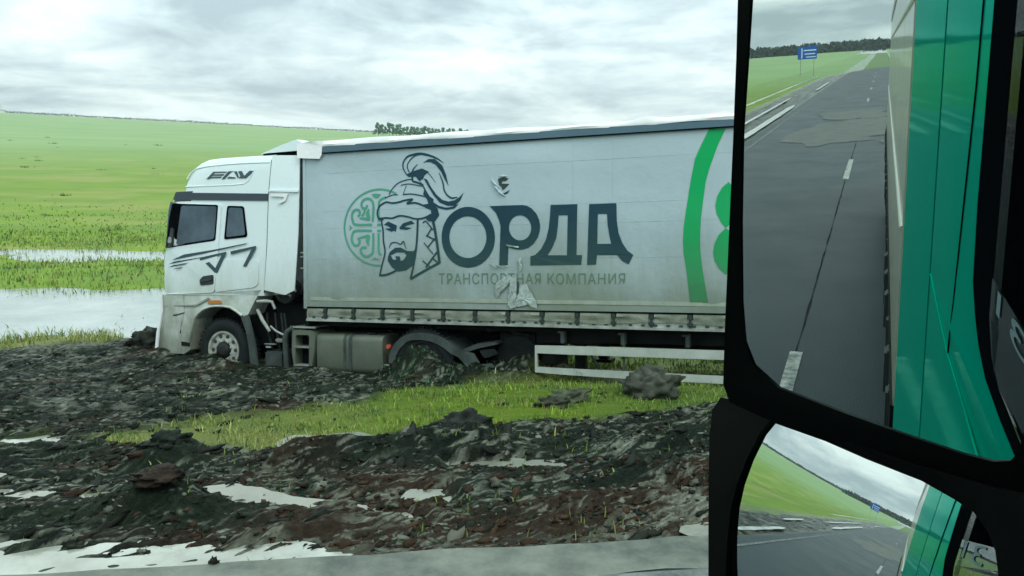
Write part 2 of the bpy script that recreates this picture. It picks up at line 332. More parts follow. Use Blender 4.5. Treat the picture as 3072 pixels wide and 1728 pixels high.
def grassy(x, y):
    """1 where grass grows, 0 on churned mud (beside the road ahead of and behind us)."""
    x = np.asarray(x, float); y = np.asarray(y, float) - bend(x); w = 0.55 * fbm(x * 0.9, y * 0.9, 3, 11)
    strip = smooth(0, 0.35, y - np.interp(x, [-3.0, -2.0, -1.2, -0.3, 0.6, 1.6, 3, 6, 12], [7.9, 7.4, 7.35, 7.6, 8.05, 8.05, 8.45, 8.9, 9.2]) + w * 0.6) * \
            smooth(0, 0.5, np.interp(x, [-3.0, -2.2, -1.4, -0.6, 0.3, 1.0, 3, 6, 12], [8.7, 8.95, 9.2, 9.6, 10.4, 11.2, 14.5, 20, 22]) - y + w * 0.9)
    beyond = smooth(0, 0.5, y - np.interp(x, [-60, -13, -9.8, -8.2, -6, -4.3, -3, 0, 2, 4, 12], [7.2, 6.9, 8.2, 14.6, 15.5, 15.9, 15.6, 13.9, 12.2, 9.6, 9.2]) + w)
    churned = np.exp(-((x - 1.55) / 0.85)**2 - ((y - 11.75) / 0.62)**2) * 1.5       # ploughed up behind the drive wheels
    return np.maximum(strip, beyond) * (1 - np.clip(churned, 0, 1))
def land(x, y, fine=True):
    x = np.asarray(x, float); y = np.asarray(y, float); d = y - bend(x)
    z = np.interp(d, PY, PZ)
    left = smooth(14.5, 17.0, d)
    z = z + left * (0.16 * fbm(x * 0.22, y * 0.35, 4, 21) + 0.04 * fbm(x * 1.1, y * 1.1, 2, 22)) * (1 - smooth(60, 150, d))
    r = np.hypot(x, y); az = np.degrees(np.arctan2(y, x))
    A = np.interp(az, [-180, -150, 0, 60, 84, 92, 100, 113, 125, 150, 168, 180], [0.004, -0.002, 0.0, -0.001, -0.001, 0.0015, 0.0055, 0.0112, 0.0125, 0.008, 0.0035, 0.004])
    A = np.where(np.abs(d) < 30, 0.0, A)
    z = z + smooth(150, 1700, r) * (A * np.minimum(r, 1800) + np.where(A > 0, 4.0, 3.0)) * smooth(30, 120, np.abs(d))
    z = z + smooth(60, 300, np.abs(d)) * 1.2 * fbm(x / 160, y / 160, 3, 31)
    if fine:
        g = grassy(x, y); mud = smooth(EDGE + 0.02, EDGE + 0.5, d) * (1 - smooth(17.0, 18.5, d)) * (1 - 0.72 * g)
        a = R(24); u = x * math.cos(a) + y * math.sin(a); v = -x * math.sin(a) + y * math.cos(a)
        wu = u + 0.25 * gn(u * 1.3, v * 1.9, 43); wv = v + 0.18 * gn(u * 1.7, v * 1.5, 44); n1 = fbm(u * 0.9, v * 1.7, 3, 41); n2 = 1 - 3.2 * np.abs(gn(wu * 1.2, wv * 3.6, 45)); n3 = 1 - 3.2 * np.abs(gn(wu * 3.0, wv * 7.5, 46)); n4 = 2.0 * gn(wu * 6.0, wv * 15.0, 47); n5 = 2.0 * gn(wu * 12, wv * 27, 48); n6 = gn(u * 26, v * 55, 49); n0 = gn(x * 0.22, y * 2.6, 105) + 0.5 * gn(x * 0.5, y * 5.5, 106)
        z = z + mud * (0.070 * n1 + 0.075 * n0 + 0.028 * n2 + 0.018 * n3 + 0.011 * n4 + 0.007 * n5 + 0.005 * n6 + 0.009 * gn(x * 15, y * 15, 101) + 0.007 * gn(x * 32, y * 32, 102))
        for (hx, hy, rx, ry, hh, an) in HEAPS:
            dx = x - hx; dy = y - hy; ca, sa = math.cos(an), math.sin(an)
            q = ((dx * ca + dy * sa) / rx)**2 + ((-dx * sa + dy * ca) / ry)**2
            z = z + hh * np.exp(-q * 1.1) * (1 + 0.22 * n2 + 0.18 * n3)
        for pts, hw, lv in RUTS:
            q = seg_dist(x, y, pts) + 0.6 * hw * n1 + 0.18 * hw * n2; k = 1 - smooth(hw * 0.7, hw * 2.0, q); z = z * (1 - k) + (lv - 0.030 + 0.014 * n2 + 0.016 * n3 + 0.014 * n4) * k
        z = np.where(d < EDGE + 0.03, np.minimum(z, -0.02), z)
    return z
def grid(name, xs, ys, m, colf, fine, kind='structure', smooth_=True):
    X, Y = np.meshgrid(xs, ys); Z = land(X, Y, fine); nx, ny = len(xs), len(ys)
    V = np.stack([X.ravel(), Y.ravel(), Z.ravel()], 1); i = (np.arange(ny - 1)[:, None] * nx + np.arange(nx - 1)[None, :]).ravel()
    F = np.stack([i, i + 1, i + nx + 1, i + nx], 1)
    o = tint_mesh(name, V, F, colf(X.ravel(), Y.ravel(), Z.ravel()), m, smooth=smooth_); o['kind'] = kind; return o
def mixc(a, b, t): return np.asarray(a)[None, :] * (1 - t[:, None]) + np.asarray(b)[None, :] * t[:, None] if np.ndim(a) == 1 and np.ndim(b) == 1 else a * (1 - t[:, None]) + np.asarray(b) * t[:, None]
G_LIME, G_MID, G_DRY, G_FAR = np.array([0.155, 0.24, 0.030]), np.array([0.115, 0.19, 0.038]), np.array([0.24, 0.25, 0.085]), np.array([0.125, 0.235, 0.075])
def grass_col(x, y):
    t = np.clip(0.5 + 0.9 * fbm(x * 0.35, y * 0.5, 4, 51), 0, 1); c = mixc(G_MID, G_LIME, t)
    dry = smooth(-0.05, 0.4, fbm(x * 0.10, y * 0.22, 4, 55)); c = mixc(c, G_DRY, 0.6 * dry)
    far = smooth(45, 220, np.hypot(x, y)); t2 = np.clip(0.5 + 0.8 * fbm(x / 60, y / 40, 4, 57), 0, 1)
    c2 = mixc(np.array([0.165, 0.265, 0.11]), np.array([0.21, 0.31, 0.14]), t2); return c * (1 - far[:, None]) + c2 * far[:, None]  # paler with distance: haze painted into the far grass colour
def ground_col(x, y, z):
    a = R(24); u = x * math.cos(a) + y * math.sin(a); v = -x * math.sin(a) + y * math.cos(a)
    d = y - bend(x); dark = np.array([0.006, 0.010, 0.008]); brown = np.array([0.027, 0.019, 0.0125]); silt_glint = np.array([0.165, 0.185, 0.145]); olive = np.array([0.015, 0.024, 0.015])
    c = mixc(dark, olive, np.clip(0.5 + 0.9 * fbm(u * 1.3, v * 2.2, 4, 61), 0, 1))
    br = smooth(-0.15, 0.45, fbm(u * 0.7, v * 1.3, 3, 63) + 0.6 * (1 - smooth(5.6, 7.0, d)) * smooth(-3.0, 0.2, x) - 0.22); c = mixc(c, brown, 0.9 * br)
    wu = u + 0.25 * gn(u * 1.3, v * 1.9, 43); wv = v + 0.18 * gn(u * 1.7, v * 1.5, 44)      # pale silty tone in the furrows, doubling as painted wet highlights
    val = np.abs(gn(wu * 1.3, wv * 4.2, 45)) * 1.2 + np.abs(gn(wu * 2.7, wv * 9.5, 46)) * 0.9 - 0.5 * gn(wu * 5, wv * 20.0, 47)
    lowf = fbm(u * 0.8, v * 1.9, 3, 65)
    si = smooth(0.62, 1.0, val + 0.6 * lowf + 0.10 * (1 - smooth(5.0, 8.0, d))); c = mixc(c, silt_glint, 0.42 * si)
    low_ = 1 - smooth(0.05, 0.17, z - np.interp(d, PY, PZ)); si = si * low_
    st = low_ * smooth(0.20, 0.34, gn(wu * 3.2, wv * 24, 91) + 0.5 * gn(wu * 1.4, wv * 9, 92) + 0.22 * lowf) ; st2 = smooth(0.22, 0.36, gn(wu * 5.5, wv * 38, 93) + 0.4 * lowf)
    c = mixc(c, silt_glint * 1.1, 0.50 * st * np.clip(0.3 + 1.2 * gn(u * 3.1, v * 5.2, 94) + 0.3, 0, 1)); c = mixc(c, silt_glint * 1.5, 0.42 * st2)  # fine pale streaks: wet sky glints painted into the mud colour
    edge = (1 - smooth(EDGE + 0.05, EDGE + 0.45, d + 0.25 * fbm(u * 2, v * 3, 3, 67))) ; c = mixc(c, np.array([0.10, 0.11, 0.085]), 0.8 * edge)
    sp = np.clip(gn(u * 19, v * 40, 69) * 2.2 + 0.2, 0, 1); c = c * (0.75 + 0.55 * sp[:, None])
    g = grassy(x, y); return c * (1 - g[:, None]) + (grass_col(x, y) * 0.62) * g[:, None]

FX0, FX1, FY1 = -9.6, 8.4, 19.2
NX0, NX1, NY1 = -5.2, 5.0, 9.2
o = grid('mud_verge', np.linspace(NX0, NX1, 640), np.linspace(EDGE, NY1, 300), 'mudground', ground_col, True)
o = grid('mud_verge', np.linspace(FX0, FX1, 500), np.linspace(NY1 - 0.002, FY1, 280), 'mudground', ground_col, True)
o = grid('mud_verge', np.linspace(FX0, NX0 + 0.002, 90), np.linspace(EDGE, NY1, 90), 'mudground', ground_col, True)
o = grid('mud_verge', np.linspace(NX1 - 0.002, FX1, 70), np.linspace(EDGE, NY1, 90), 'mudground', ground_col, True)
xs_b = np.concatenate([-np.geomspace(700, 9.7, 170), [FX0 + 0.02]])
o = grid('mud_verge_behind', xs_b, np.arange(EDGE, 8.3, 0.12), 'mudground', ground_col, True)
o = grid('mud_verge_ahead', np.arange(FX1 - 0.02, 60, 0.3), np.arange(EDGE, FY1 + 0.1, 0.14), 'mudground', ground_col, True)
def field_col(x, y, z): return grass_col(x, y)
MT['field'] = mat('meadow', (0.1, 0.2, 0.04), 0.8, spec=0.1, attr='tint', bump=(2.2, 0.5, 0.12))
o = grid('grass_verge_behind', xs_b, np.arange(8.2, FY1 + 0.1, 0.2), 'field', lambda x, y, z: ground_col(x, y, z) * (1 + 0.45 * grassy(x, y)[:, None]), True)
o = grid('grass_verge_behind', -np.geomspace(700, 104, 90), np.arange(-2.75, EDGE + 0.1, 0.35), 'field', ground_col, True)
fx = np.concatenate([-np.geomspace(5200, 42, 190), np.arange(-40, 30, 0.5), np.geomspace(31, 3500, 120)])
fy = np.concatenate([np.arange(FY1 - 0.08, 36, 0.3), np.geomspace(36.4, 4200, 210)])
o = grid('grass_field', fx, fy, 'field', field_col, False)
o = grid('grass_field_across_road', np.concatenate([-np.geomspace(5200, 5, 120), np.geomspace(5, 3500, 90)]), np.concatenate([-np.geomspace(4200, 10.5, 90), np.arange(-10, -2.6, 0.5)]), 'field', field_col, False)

# road sheet, its markings and the dirt dragged across it
def ribbon(name, xs, y0, y1, z, m, parent=None, kind=None, jag=0.0, seed=0, dashes=None):
    V, F = [], []
    for i, x in enumerate(xs):
        b = float(bend(x)); j0 = jag * float(fbm(x * 1.7, 3.3, 3, seed)); j1 = jag * float(fbm(x * 1.7, 9.1, 3, seed + 1))
        V += [(x, b + y0 + j0, z), (x, b + y1 + j1, z)]
        if i: F.append((2*i - 2, 2*i, 2*i + 1, 2*i - 1))
    me = bpy.data.meshes.new(name); me.from_pydata(V, [], F); me.materials.append(MT[m] if isinstance(m, str) else m); o = link(name, me, parent)
    if kind: o['kind'] = kind
    return o
def asphalt():
    m = mat('wet_asphalt', (0.016, 0.028, 0.032), 0.42, spec=0.10, noise=(0.7, 0.8, (0.027, 0.041, 0.043)), bump=(55, 0.35, 0.010)); return m
MT['asphalt'] = asphalt(); MT['tar'] = mat('tar_seam', (0.014, 0.020, 0.022), 0.7, spec=0.03)
MT['road_dirt'] = mat('dirt_on_road', (0.06, 0.065, 0.045), 0.6, noise=(1.6, 0.9, (0.045, 0.056, 0.054)), bump=(8, 0.5, 0.03))
MT['pale_edge'] = mat('silty_asphalt_edge', (0.06, 0.075, 0.064), 0.45, spec=0.2, noise=(2.5, 1.0, (0.175, 0.195, 0.16)), bump=(14, 0.5, 0.02))
rx = np.concatenate([-np.geomspace(620, 8, 150), np.arange(-7.5, 60, 0.25)])
ribbon('road', rx, -3.0, EDGE + 0.04, 0.0, 'asphalt', kind='structure', jag=0.05)
ribbon('road_shoulder', np.arange(-2.7, 40, 0.2), ROAD_L + 0.06, EDGE + 0.10, 0.005, 'pale_edge', kind='structure', jag=0.06, seed=5)
def marking(name, x0, x1, yc, w, m='line'):
    return ribbon(name, np.linspace(x0, x1, max(2, int(abs(x1 - x0) / 4) + 2)), yc - w / 2, yc + w / 2, 0.009, m, kind='structure', jag=0.012, seed=int(abs(x0)) % 40)
marking('edge_line', -420, 60, ROAD_L, 0.09, 'worn_line'); marking('edge_line', -420, 60, ROAD_R, 0.12, 'worn_line')
for k in range(16):
    x1 = -2.8 - 15.0 * k; marking('centre_dash', x1 - 3.6, x1, 1.22, 0.11)
for k in range(3): marking('centre_dash', 8.6 + 15 * k, 12.2 + 15 * k, 1.22, 0.11)
ribbon('tar_seam', np.arange(-40, 30, 0.25), 1.212, 1.228, 0.006, 'tar', kind='structure', jag=0.02, seed=17)
for (x0, x1, y0, y1, sd) in [(-36, -28, -1.4, 2.4, 3), (-33, -25, 0.8, 3.6, 22), (-41, -35, 0.2, 3.0, 13), (-28, -23, -2.2, 0.6, 32)]:
    V, F = [], []; n_ = 26
    ang = np.linspace(0, 2 * np.pi, n_, endpoint=False); cxm, cym = (x0 + x1) / 2, (y0 + y1) / 2
    for a_ in ang:
        q = 1 + 0.45 * float(fbm(math.cos(a_) * 2 + sd, math.sin(a_) * 2, 3, sd)); V.append((cxm + (x1 - x0) / 2 * math.cos(a_) * q, cym + (y1 - y0) / 2 * math.sin(a_) * q, 0.0105 + 0.0012 * (sd % 7)))
    V.append((cxm, cym, 0.0105 + 0.0012 * (sd % 7))); F = [(i, (i + 1) % n_, n_) for i in range(n_)]
    me = bpy.data.meshes.new('dirt_patch'); me.from_pydata(V, [], F); me.materials.append(MT['road_dirt']); tag(link('dirt_patch', me), kind='structure')

# standing water: level sheets that the ground pokes through
def water(name, pts, hw, lv, m='water'):
    P = []; K = 14; L_, R_ = [], []
    for (ax, ay), (bx, by) in zip(pts[:-1], pts[1:]): P += [Vector((ax + (bx - ax) * k / K, ay + (by - ay) * k / K)) for k in range(K)]
    P.append(Vector(pts[-1])); nP = len(P) - 1
    for i, p in enumerate(P):
        d = (P[min(i + 1, nP)] - P[max(i - 1, 0)]).normalized(); t = i / nP; big = hw > 1.0
        w0 = hw * (1.0 if big else (min(1.0, 4 * t * (1 - t) * 2.2))**0.6); nrm = Vector((-d.y, d.x)); n_a = 0.0 if big else 0.35 * float(fbm(p.x * 4.0, p.y * 4.0, 3, 111)); n_b = 0.0 if big else 0.35 * float(fbm(p.x * 4.0, p.y * 4.0, 3, 117))
        L_.append(p + nrm * w0 * (1 + n_a)); R_.append(p - nrm * w0 * (1 + n_b))
    V = [(q.x, q.y, lv) for q in L_ + R_]; n_ = len(P); F = [(i, i + 1, n_ + i + 1, n_ + i) for i in range(n_ - 1)]
    me = bpy.data.meshes.new(name); me.from_pydata(V, [], F); me.materials.append(MT[m]); return tag(link(name, me), kind='structure')
for pts, hw, lv in RUTS: water('puddle_water', pts, hw * 2.1, lv, 'water' if (lv in (-0.06, -0.53)) else 'silt_water')
water('flood_water', [(-13, 19.6), (9, 19.4)], 2.9, -1.60, 'pool'); water('flood_water', [(-16, 28.1), (20, 28.0)], 1.7, -1.595, 'pool')
water('ditch_water', [(-140, 9.6), (-52, 9.5)], 0.22, -0.60); water('ditch_water', [(-48, 5.0), (-27, 4.95)], 0.15, 0.012); water('ditch_water', [(-60, 6.3), (-30, 6.1)], 0.09, -0.12)
water('ditch_water', [(-24.5, 6.35), (-19, 6.2)], 0.08, -0.14); water('ditch_water', [(-16, 5.1), (-9.8, 5.08)], 0.10, 0.0); water('ditch_water', [(-85, 5.2), (-66, 5.1)], 0.12, 0.012)

# ------------------------------------------------------------------ clods, grass, trees
def ico(sub):
    bm = bmesh.new(); bmesh.ops.create_icosphere(bm, subdivisions=sub, radius=1.0); bm.verts.index_update()
    v = np.array([q.co[:] for q in bm.verts]); f = np.array([[q.index for q in t.verts] for t in bm.faces]); bm.free(); return v, f
IV, IF = ico(2)
rs = np.random.RandomState(5)
def clod_shape(v, seed, rough=0.34):
    n = fbm(v[:, 0] * 1.4 + seed, v[:, 1] * 1.4 + v[:, 2] * 1.9, 3, seed % 60); n2 = fbm(v[:, 2] * 3.1 + seed, v[:, 0] * 3.1 - v[:, 1] * 2.3, 3, (seed + 9) % 60)
    return v * (1 + rough * 1.5 * n + rough * 0.9 * n2)[:, None]
def crumb(k):
    r = np.random.RandomState(300 + k); v = clod_shape(IV, 3 * k + 1, 0.45); return v * (1 + 0.22 * r.normal(size=len(v)))[:, None]
protos = [crumb(k) for k in range(14)]
VV, FF, CC = [], [], []; nv = 0
N_CL = 4600
cxs = rs.uniform(-9, 8, N_CL); cys = EDGE + 0.12 + (rs.beta(1.0, 1.9, N_CL)) * 11.5
gz = grassy(cxs, cys); keep = (gz < 0.35) | (rs.rand(N_CL) < 0.16)
wet = np.zeros(N_CL)
for pts, hw, lv in RUTS: wet = np.maximum(wet, (seg_dist(cxs, cys, pts) < hw * 1.3).astype(float))
keep &= (wet < 0.5) | (rs.rand(N_CL) < 0.05)
cxs, cys = cxs[keep], cys[keep]; czs = land(cxs, cys)
for x, y, z in zip(cxs, cys, czs):
    r = 0.010 + 0.048 * rs.rand()**4.0; v = protos[rs.randint(14)] * np.array([r * rs.uniform(1.4, 2.6), r * rs.uniform(0.7, 1.0), r * rs.uniform(0.5, 0.8)])
    a = R(32) + rs.normal() * 0.45; ca, sa = math.cos(a), math.sin(a); tl = rs.normal() * 0.25
    v = np.stack([v[:, 0] * ca - v[:, 1] * sa, v[:, 0] * sa + v[:, 1] * ca, v[:, 2] + v[:, 0] * tl], 1) + np.array([x, y, z - r * 0.05])
    brown = (rs.rand() < (0.6 if (y < 6.3 and x > -0.8) else 0.08)); c = np.array([0.034, 0.022, 0.014]) if brown else np.array([0.014, 0.017, 0.013])
    c = c * rs.uniform(0.6, 1.5);
    if rs.rand() < 0.10: c = np.array([0.10, 0.105, 0.08]) * rs.uniform(0.7, 1.3)
    VV.append(v); FF.append(IF + nv); CC.append(np.tile(c, (len(v), 1))); nv += len(v)
# fine crumbs of earth all over the churned ground
SV, SF = ico(1); small = [SV * (1 + 0.38 * np.random.RandomState(500 + k).normal(size=len(SV)))[:, None] for k in range(12)]
NC = 26000; qx = rs.uniform(-7.5, 6.5, NC); qy = EDGE + 0.05 + rs.beta(1.0, 1.7, NC) * 10.5; ok = (rs.rand(NC) > grassy(qx, qy) * 1.3) & (fbm(qx * 1.6, qy * 2.4, 3, 121) > -0.18)
for pts, hw, lv in RUTS: ok &= seg_dist(qx, qy, pts) > hw * 0.9
qx, qy = qx[ok], qy[ok]; qz = land(qx, qy); qr = 0.006 + 0.020 * rs.rand(len(qx))**2.5; qk = rs.randint(12, size=len(qx)); qa = R(24) + rs.normal(size=len(qx)) * 0.6
qc = np.where((rs.rand(len(qx)) < np.where((qy < 6.6) & (qx > -1.5), 0.6, 0.1))[:, None], np.array([0.030, 0.020, 0.013]), np.array([0.013, 0.018, 0.013])) * rs.uniform(0.5, 1.8, len(qx))[:, None]
hi = rs.rand(len(qx)) < 0.14; qc[hi] = np.array([0.11, 0.125, 0.10]) * rs.uniform(0.6, 1.6, hi.sum())[:, None]
base = np.stack(small)[qk] * qr[:, None, None] * np.array([1.7, 1.0, 0.8]); ca, sa = np.cos(qa)[:, None], np.sin(qa)[:, None]
bv = np.stack([base[..., 0] * ca - base[..., 1] * sa + qx[:, None], base[..., 0] * sa + base[..., 1] * ca + qy[:, None], base[..., 2] + qz[:, None]], -1)
VV.append(bv.reshape(-1, 3)); FF.append((SF[None] + (nv + np.arange(len(qx)) * len(SV))[:, None, None]).reshape(-1, 3)); CC.append(np.repeat(qc, len(SV), 0)); nv += len(qx) * len(SV)
tag(tint_mesh('mud_clods', np.concatenate(VV), np.concatenate(FF), np.concatenate(CC), 'mudclod', smooth=False), kind='stuff')

CV, CF = ico(4)
def big_clod(x, y, rx, ry, rz, ang, seed, label, sink=0.25, col=(0.030, 0.033, 0.024), rough=0.30):
    v = clod_shape(CV, seed, rough); n = fbm(v[:, 0] * 7 + seed, v[:, 1] * 7 + v[:, 2] * 9, 3, (seed + 20) % 60); v = v * (1 + 0.16 * n)[:, None]
    v = v * np.array([rx, ry, rz]); ca, sa = math.cos(ang), math.sin(ang)
    v = np.stack([v[:, 0] * ca - v[:, 1] * sa, v[:, 0] * sa + v[:, 1] * ca, v[:, 2]], 1)
    t = np.clip(0.5 + 1.2 * fbm(v[:, 0] * 9, v[:, 1] * 9 + v[:, 2] * 6, 3, seed % 50), 0, 1)
    o = tint_mesh('mud_clod', v, CF, np.asarray(col) * (0.6 + 1.3 * t[:, None]), 'mudclod', smooth=True)
    o.location = (x, y, float(land(x, y)) + rz * (1 - 2 * sink) * 0.9); return tag(o, label, 'mud clod', 'lumps of torn up earth')
big_clod(3.36, 9.50, 0.36, 0.28, 0.225, 0.2, 31, 'large rounded dark clod of earth on the grass under the pale side guard', 0.2, (0.045, 0.052, 0.040))
big_clod(2.22, 9.32, 0.30, 0.16, 0.10, 0.5, 32, 'flat torn slab of turf lying on the grass left of the largest rounded clod', 0.25, (0.045, 0.055, 0.035))
big_clod(1.95, 9.02, 0.22, 0.12, 0.075, 0.3, 33, 'small dark lump just below the flat torn slab of turf', 0.3)
big_clod(-4.35, 15.3, 0.34, 0.3, 0.24, 0.0, 34, 'black clod at the front bumper corner of the stuck white lorry', 0.25, (0.016, 0.02, 0.016))
big_clod(0.75, 7.72, 0.30, 0.2, 0.15, 0.2, 35, 'black lump crowning the biggest mud heap at the grass edge', 0.4, (0.016, 0.02, 0.017))
big_clod(-1.05, 4.72, 0.035, 0.03, 0.075, 0.0, 36, 'tiny dark peg of mud standing in the white roadside puddle', 0.2, (0.016, 0.02, 0.015))
big_clod(3.85, 8.42, 0.14, 0.11, 0.11, 0.3, 37, 'pale silty lump beside the black mirror housing corner', 0.3, (0.11, 0.125, 0.08))
big_clod(-1.62, 5.70, 0.17, 0.12, 0.07, 0.2, 38, 'brown lump on the heap between the two long pale puddles', 0.6, (0.020, 0.016, 0.012))
big_clod(-1.93, 7.15, 0.18, 0.13, 0.10, 0.4, 39, 'dark pointed lump at the left end of the grass strip', 0.6, (0.011, 0.015, 0.012))

def blades(n, x0, x1, y0, y1, hmin, hmax, wmin, wmax, dens, seed, colf):
    r = np.random.RandomState(seed); x = r.uniform(x0, x1, n); y = r.uniform(y0, y1, n); k = r.rand(n) < dens(x, y); x, y = x[k], y[k]; n = len(x)
    z = land(x, y) - 0.01; h = r.uniform(hmin, hmax, n) * (0.55 + 0.9 * r.rand(n)**1.5); w = r.uniform(wmin, wmax, n); a = r.uniform(0, 2 * np.pi, n); l = h * r.uniform(0.1, 0.75, n); b = r.uniform(0, 2 * np.pi, n)
    wx, wy = np.cos(a) * w, np.sin(a) * w; lx, ly = np.cos(b) * l, np.sin(b) * l; V = np.zeros((n, 5, 3))
    V[:, 0] = np.stack([x - wx, y - wy, z], 1); V[:, 1] = np.stack([x + wx, y + wy, z], 1)
    V[:, 2] = np.stack([x - wx * .7 + lx * .35, y - wy * .7 + ly * .35, z + h * .6], 1); V[:, 3] = np.stack([x + wx * .7 + lx * .35, y + wy * .7 + ly * .35, z + h * .6], 1)
    V[:, 4] = np.stack([x + lx, y + ly, z + h], 1)
    i = np.arange(n) * 5; F = np.concatenate([np.stack([i, i + 1, i + 3], 1), np.stack([i, i + 3, i + 2], 1), np.stack([i + 2, i + 3, i + 4], 1)])
    c = colf(x, y, r)[:, None, :] * np.array([0.9, 0.9, 1.0, 1.0, 1.1])[None, :, None]
    return V.reshape(-1, 3), F, c.reshape(-1, 3)
def blade_col(x, y, r):
    c = grass_col(x, y) * 1.35; pt = smooth(-0.05, 0.35, fbm(x * 1.6, y * 2.1, 3, 77))[:, None]; c = c * (1 - 0.75 * pt) + np.array([0.04, 0.115, 0.04]) * 0.75 * pt; j = r.rand(len(x)); c = c * r.uniform(0.55, 1.35, len(x))[:, None]; dry = j < 0.14; c[dry] = np.array([0.26, 0.25, 0.10]) * r.uniform(0.7, 1.2, dry.sum())[:, None]; return c
def dark_col(x, y, r): return np.tile(np.array([0.03, 0.085, 0.035]), (len(x), 1)) * r.uniform(0.4, 1.9, len(x))[:, None]
def dn(x, y): return grassy(x, y)**1.5 * np.clip(0.6 + 1.8 * fbm(x * 1.3, y * 1.9, 3, 71), 0.02, 1)
def dn_far(x, y):
    wetz = smooth(17.0, 17.8, y) * (1 - smooth(20.4, 22.0, y)); wet2 = smooth(27.1, 27.6, y) * (1 - smooth(28.2, 28.8, y))
    return grassy(x, y) * (1 - 0.955 * wetz) * (1 - 0.80 * wet2) * np.clip(0.7 + 0.9 * fbm(x * 0.5, y * 0.6, 3, 72), 0.15, 1)
parts_ = [blades(60000, -3.2, 6.2, 7.5, 13.5, 0.025, 0.085, 0.004, 0.009, dn, 81, blade_col),
          blades(34000, -12, 7.5, 13.0, 17.8, 0.06, 0.16, 0.007, 0.014, dn, 82, blade_col),
          blades(52000, -22, 9, 17.0, 34, 0.07, 0.18, 0.012, 0.022, dn_far, 83, blade_col),
          blades(16000, -26, 16, 30, 50, 0.05, 0.12, 0.02, 0.04, lambda x, y: dn_far(x, y) * (1 - smooth(33, 50, y)), 84, blade_col),
          blades(6000, -0.6, 2.6, 11.0, 13.2, 0.025, 0.075, 0.006, 0.014, lambda x, y: np.exp(-((x - 0.75) / 0.75)**2 - ((y - 11.95) / 0.55)**2) * 0.6, 86, dark_col),
          blades(9000, -3, 5, 4.8, 12, 0.03, 0.09, 0.004, 0.008, lambda x, y: (fbm(x * 1.5, y * 1.5, 3, 75) > 0.22) * (1 - grassy(x, y)) * 0.6, 85, blade_col)]
VV, FF, CC = [], [], []; nv = 0
for v, f, c in parts_: VV.append(v); FF.append(f + nv); CC.append(c); nv += len(v)
tag(tint_mesh('grass', np.concatenate(VV), np.concatenate(FF), np.concatenate(CC), 'blade'), kind='stuff')
# weeds and tussocks out on the meadow
VV, FF, CC = [], [], []; nv = 0; r_ = np.random.RandomState(91)
for k in range(60):
    q = r_.rand(); y = 30 + 260 * q * q; x = r_.uniform(-0.75, 0.35) * y; z = float(land(x, y, False)); s_ = r_.uniform(0.12, 0.3) * (1 + y / 200); n_ = 40
    a = r_.uniform(0, 2 * np.pi, n_); ll = r_.uniform(0.3, 1.0, n_) * s_ * np.exp(-(np.linspace(-1, 1, n_))**2); ox, oy = r_.normal(size=n_) * s_ * 0.8, r_.normal(size=n_) * s_ * 0.5
    p = np.stack([x + ox, y + oy, np.full(n_, z - 0.03)], 1); w = s_ * 0.10; d = np.stack([np.cos(a), np.sin(a), np.zeros(n_)], 1)
    t = p + d * (ll * 0.45)[:, None] + np.array([0, 0, 1]) * ll[:, None]; V = np.stack([p - d[:, [1, 0, 2]] * w, p + d[:, [1, 0, 2]] * w, t], 1).reshape(-1, 3)
    VV.append(V); FF.append(np.arange(n_ * 3).reshape(-1, 3) + nv); CC.append(np.tile(np.array([0.085, 0.14, 0.035]) * r_.uniform(0.6, 1.4), (n_ * 3, 1))); nv += n_ * 3
tag(tint_mesh('meadow_weeds', np.concatenate(VV), np.concatenate(FF), np.concatenate(CC), 'blade'), kind='stuff')

def tree_mesh(h, w, seed, leaves=420, conifer=False):
    """tapered trunk and limbs with leaf clumps spread through an uneven crown; one mesh of two materials."""
    r = np.random.RandomState(seed); mb = MB(); mb.tube([(0, 0, -0.3), (0.05 * w, 0, h * 0.4), (0.02 * w, 0.03 * w, h * 0.9)], [h * 0.022, h * 0.016, h * 0.004], 6)
    for k in range(6):
        a = r.uniform(0, 6.28); z0 = h * r.uniform(0.25, 0.6); mb.tube([(0, 0, z0), (math.cos(a) * w * 0.3, math.sin(a) * w * 0.3, z0 + h * 0.18)], [h * 0.009, h * 0.003], 5)
    nb = len(mb.f); cl = []
    for k in range(11):
        a = r.uniform(0, 6.28); q = r.rand(); z = h * (0.22 + 0.70 * q); rad = w * 0.5 * (1.05 - 0.75 * q) * r.uniform(0.2, 1.0); cl.append((math.cos(a) * rad, math.sin(a) * rad, z, w * r.uniform(0.14, 0.27)))
    cols = []
    for k in range(leaves):
        c = cl[r.randint(len(cl))]; d = r.normal(size=3); d /= np.linalg.norm(d); p = np.array(c[:3]) + d * c[3] * r.uniform(0.5, 1.05) * np.array([1, 1, 1.15]); s_ = w * r.uniform(0.06, 0.11); e1 = np.cross(d, r.normal(size=3)); e1 /= np.linalg.norm(e1); e2 = np.cross(d, e1)
        mb.add([p - e1 * s_, p + e1 * s_ * 0.6 + e2 * s_, p + e1 * s_ * 0.6 - e2 * s_], [(0, 1, 2)]); cols.append(r.uniform(0.6, 1.5))
    me = bpy.data.meshes.new('tree'); me.from_pydata(mb.v, [], mb.f); me.materials.append(MT['bark']); me.materials.append(MT['crown'])
    mi = np.zeros(len(mb.f), np.int32); mi[nb:] = 1; me.polygons.foreach_set('material_index', mi)
    at = me.color_attributes.new('tint', 'FLOAT_COLOR', 'POINT'); n0 = len(mb.v) - 3 * len(cols); c4 = np.ones((len(mb.v), 4), np.float32)
    for i, q in enumerate(cols): c4[n0 + 3*i:n0 + 3*i + 3, :3] = np.array([0.05, 0.155, 0.08]) * q
    at.data.foreach_set('color', c4.ravel()); return me
TREES = [tree_mesh(11, 6.5, 100 + k) for k in range(5)]
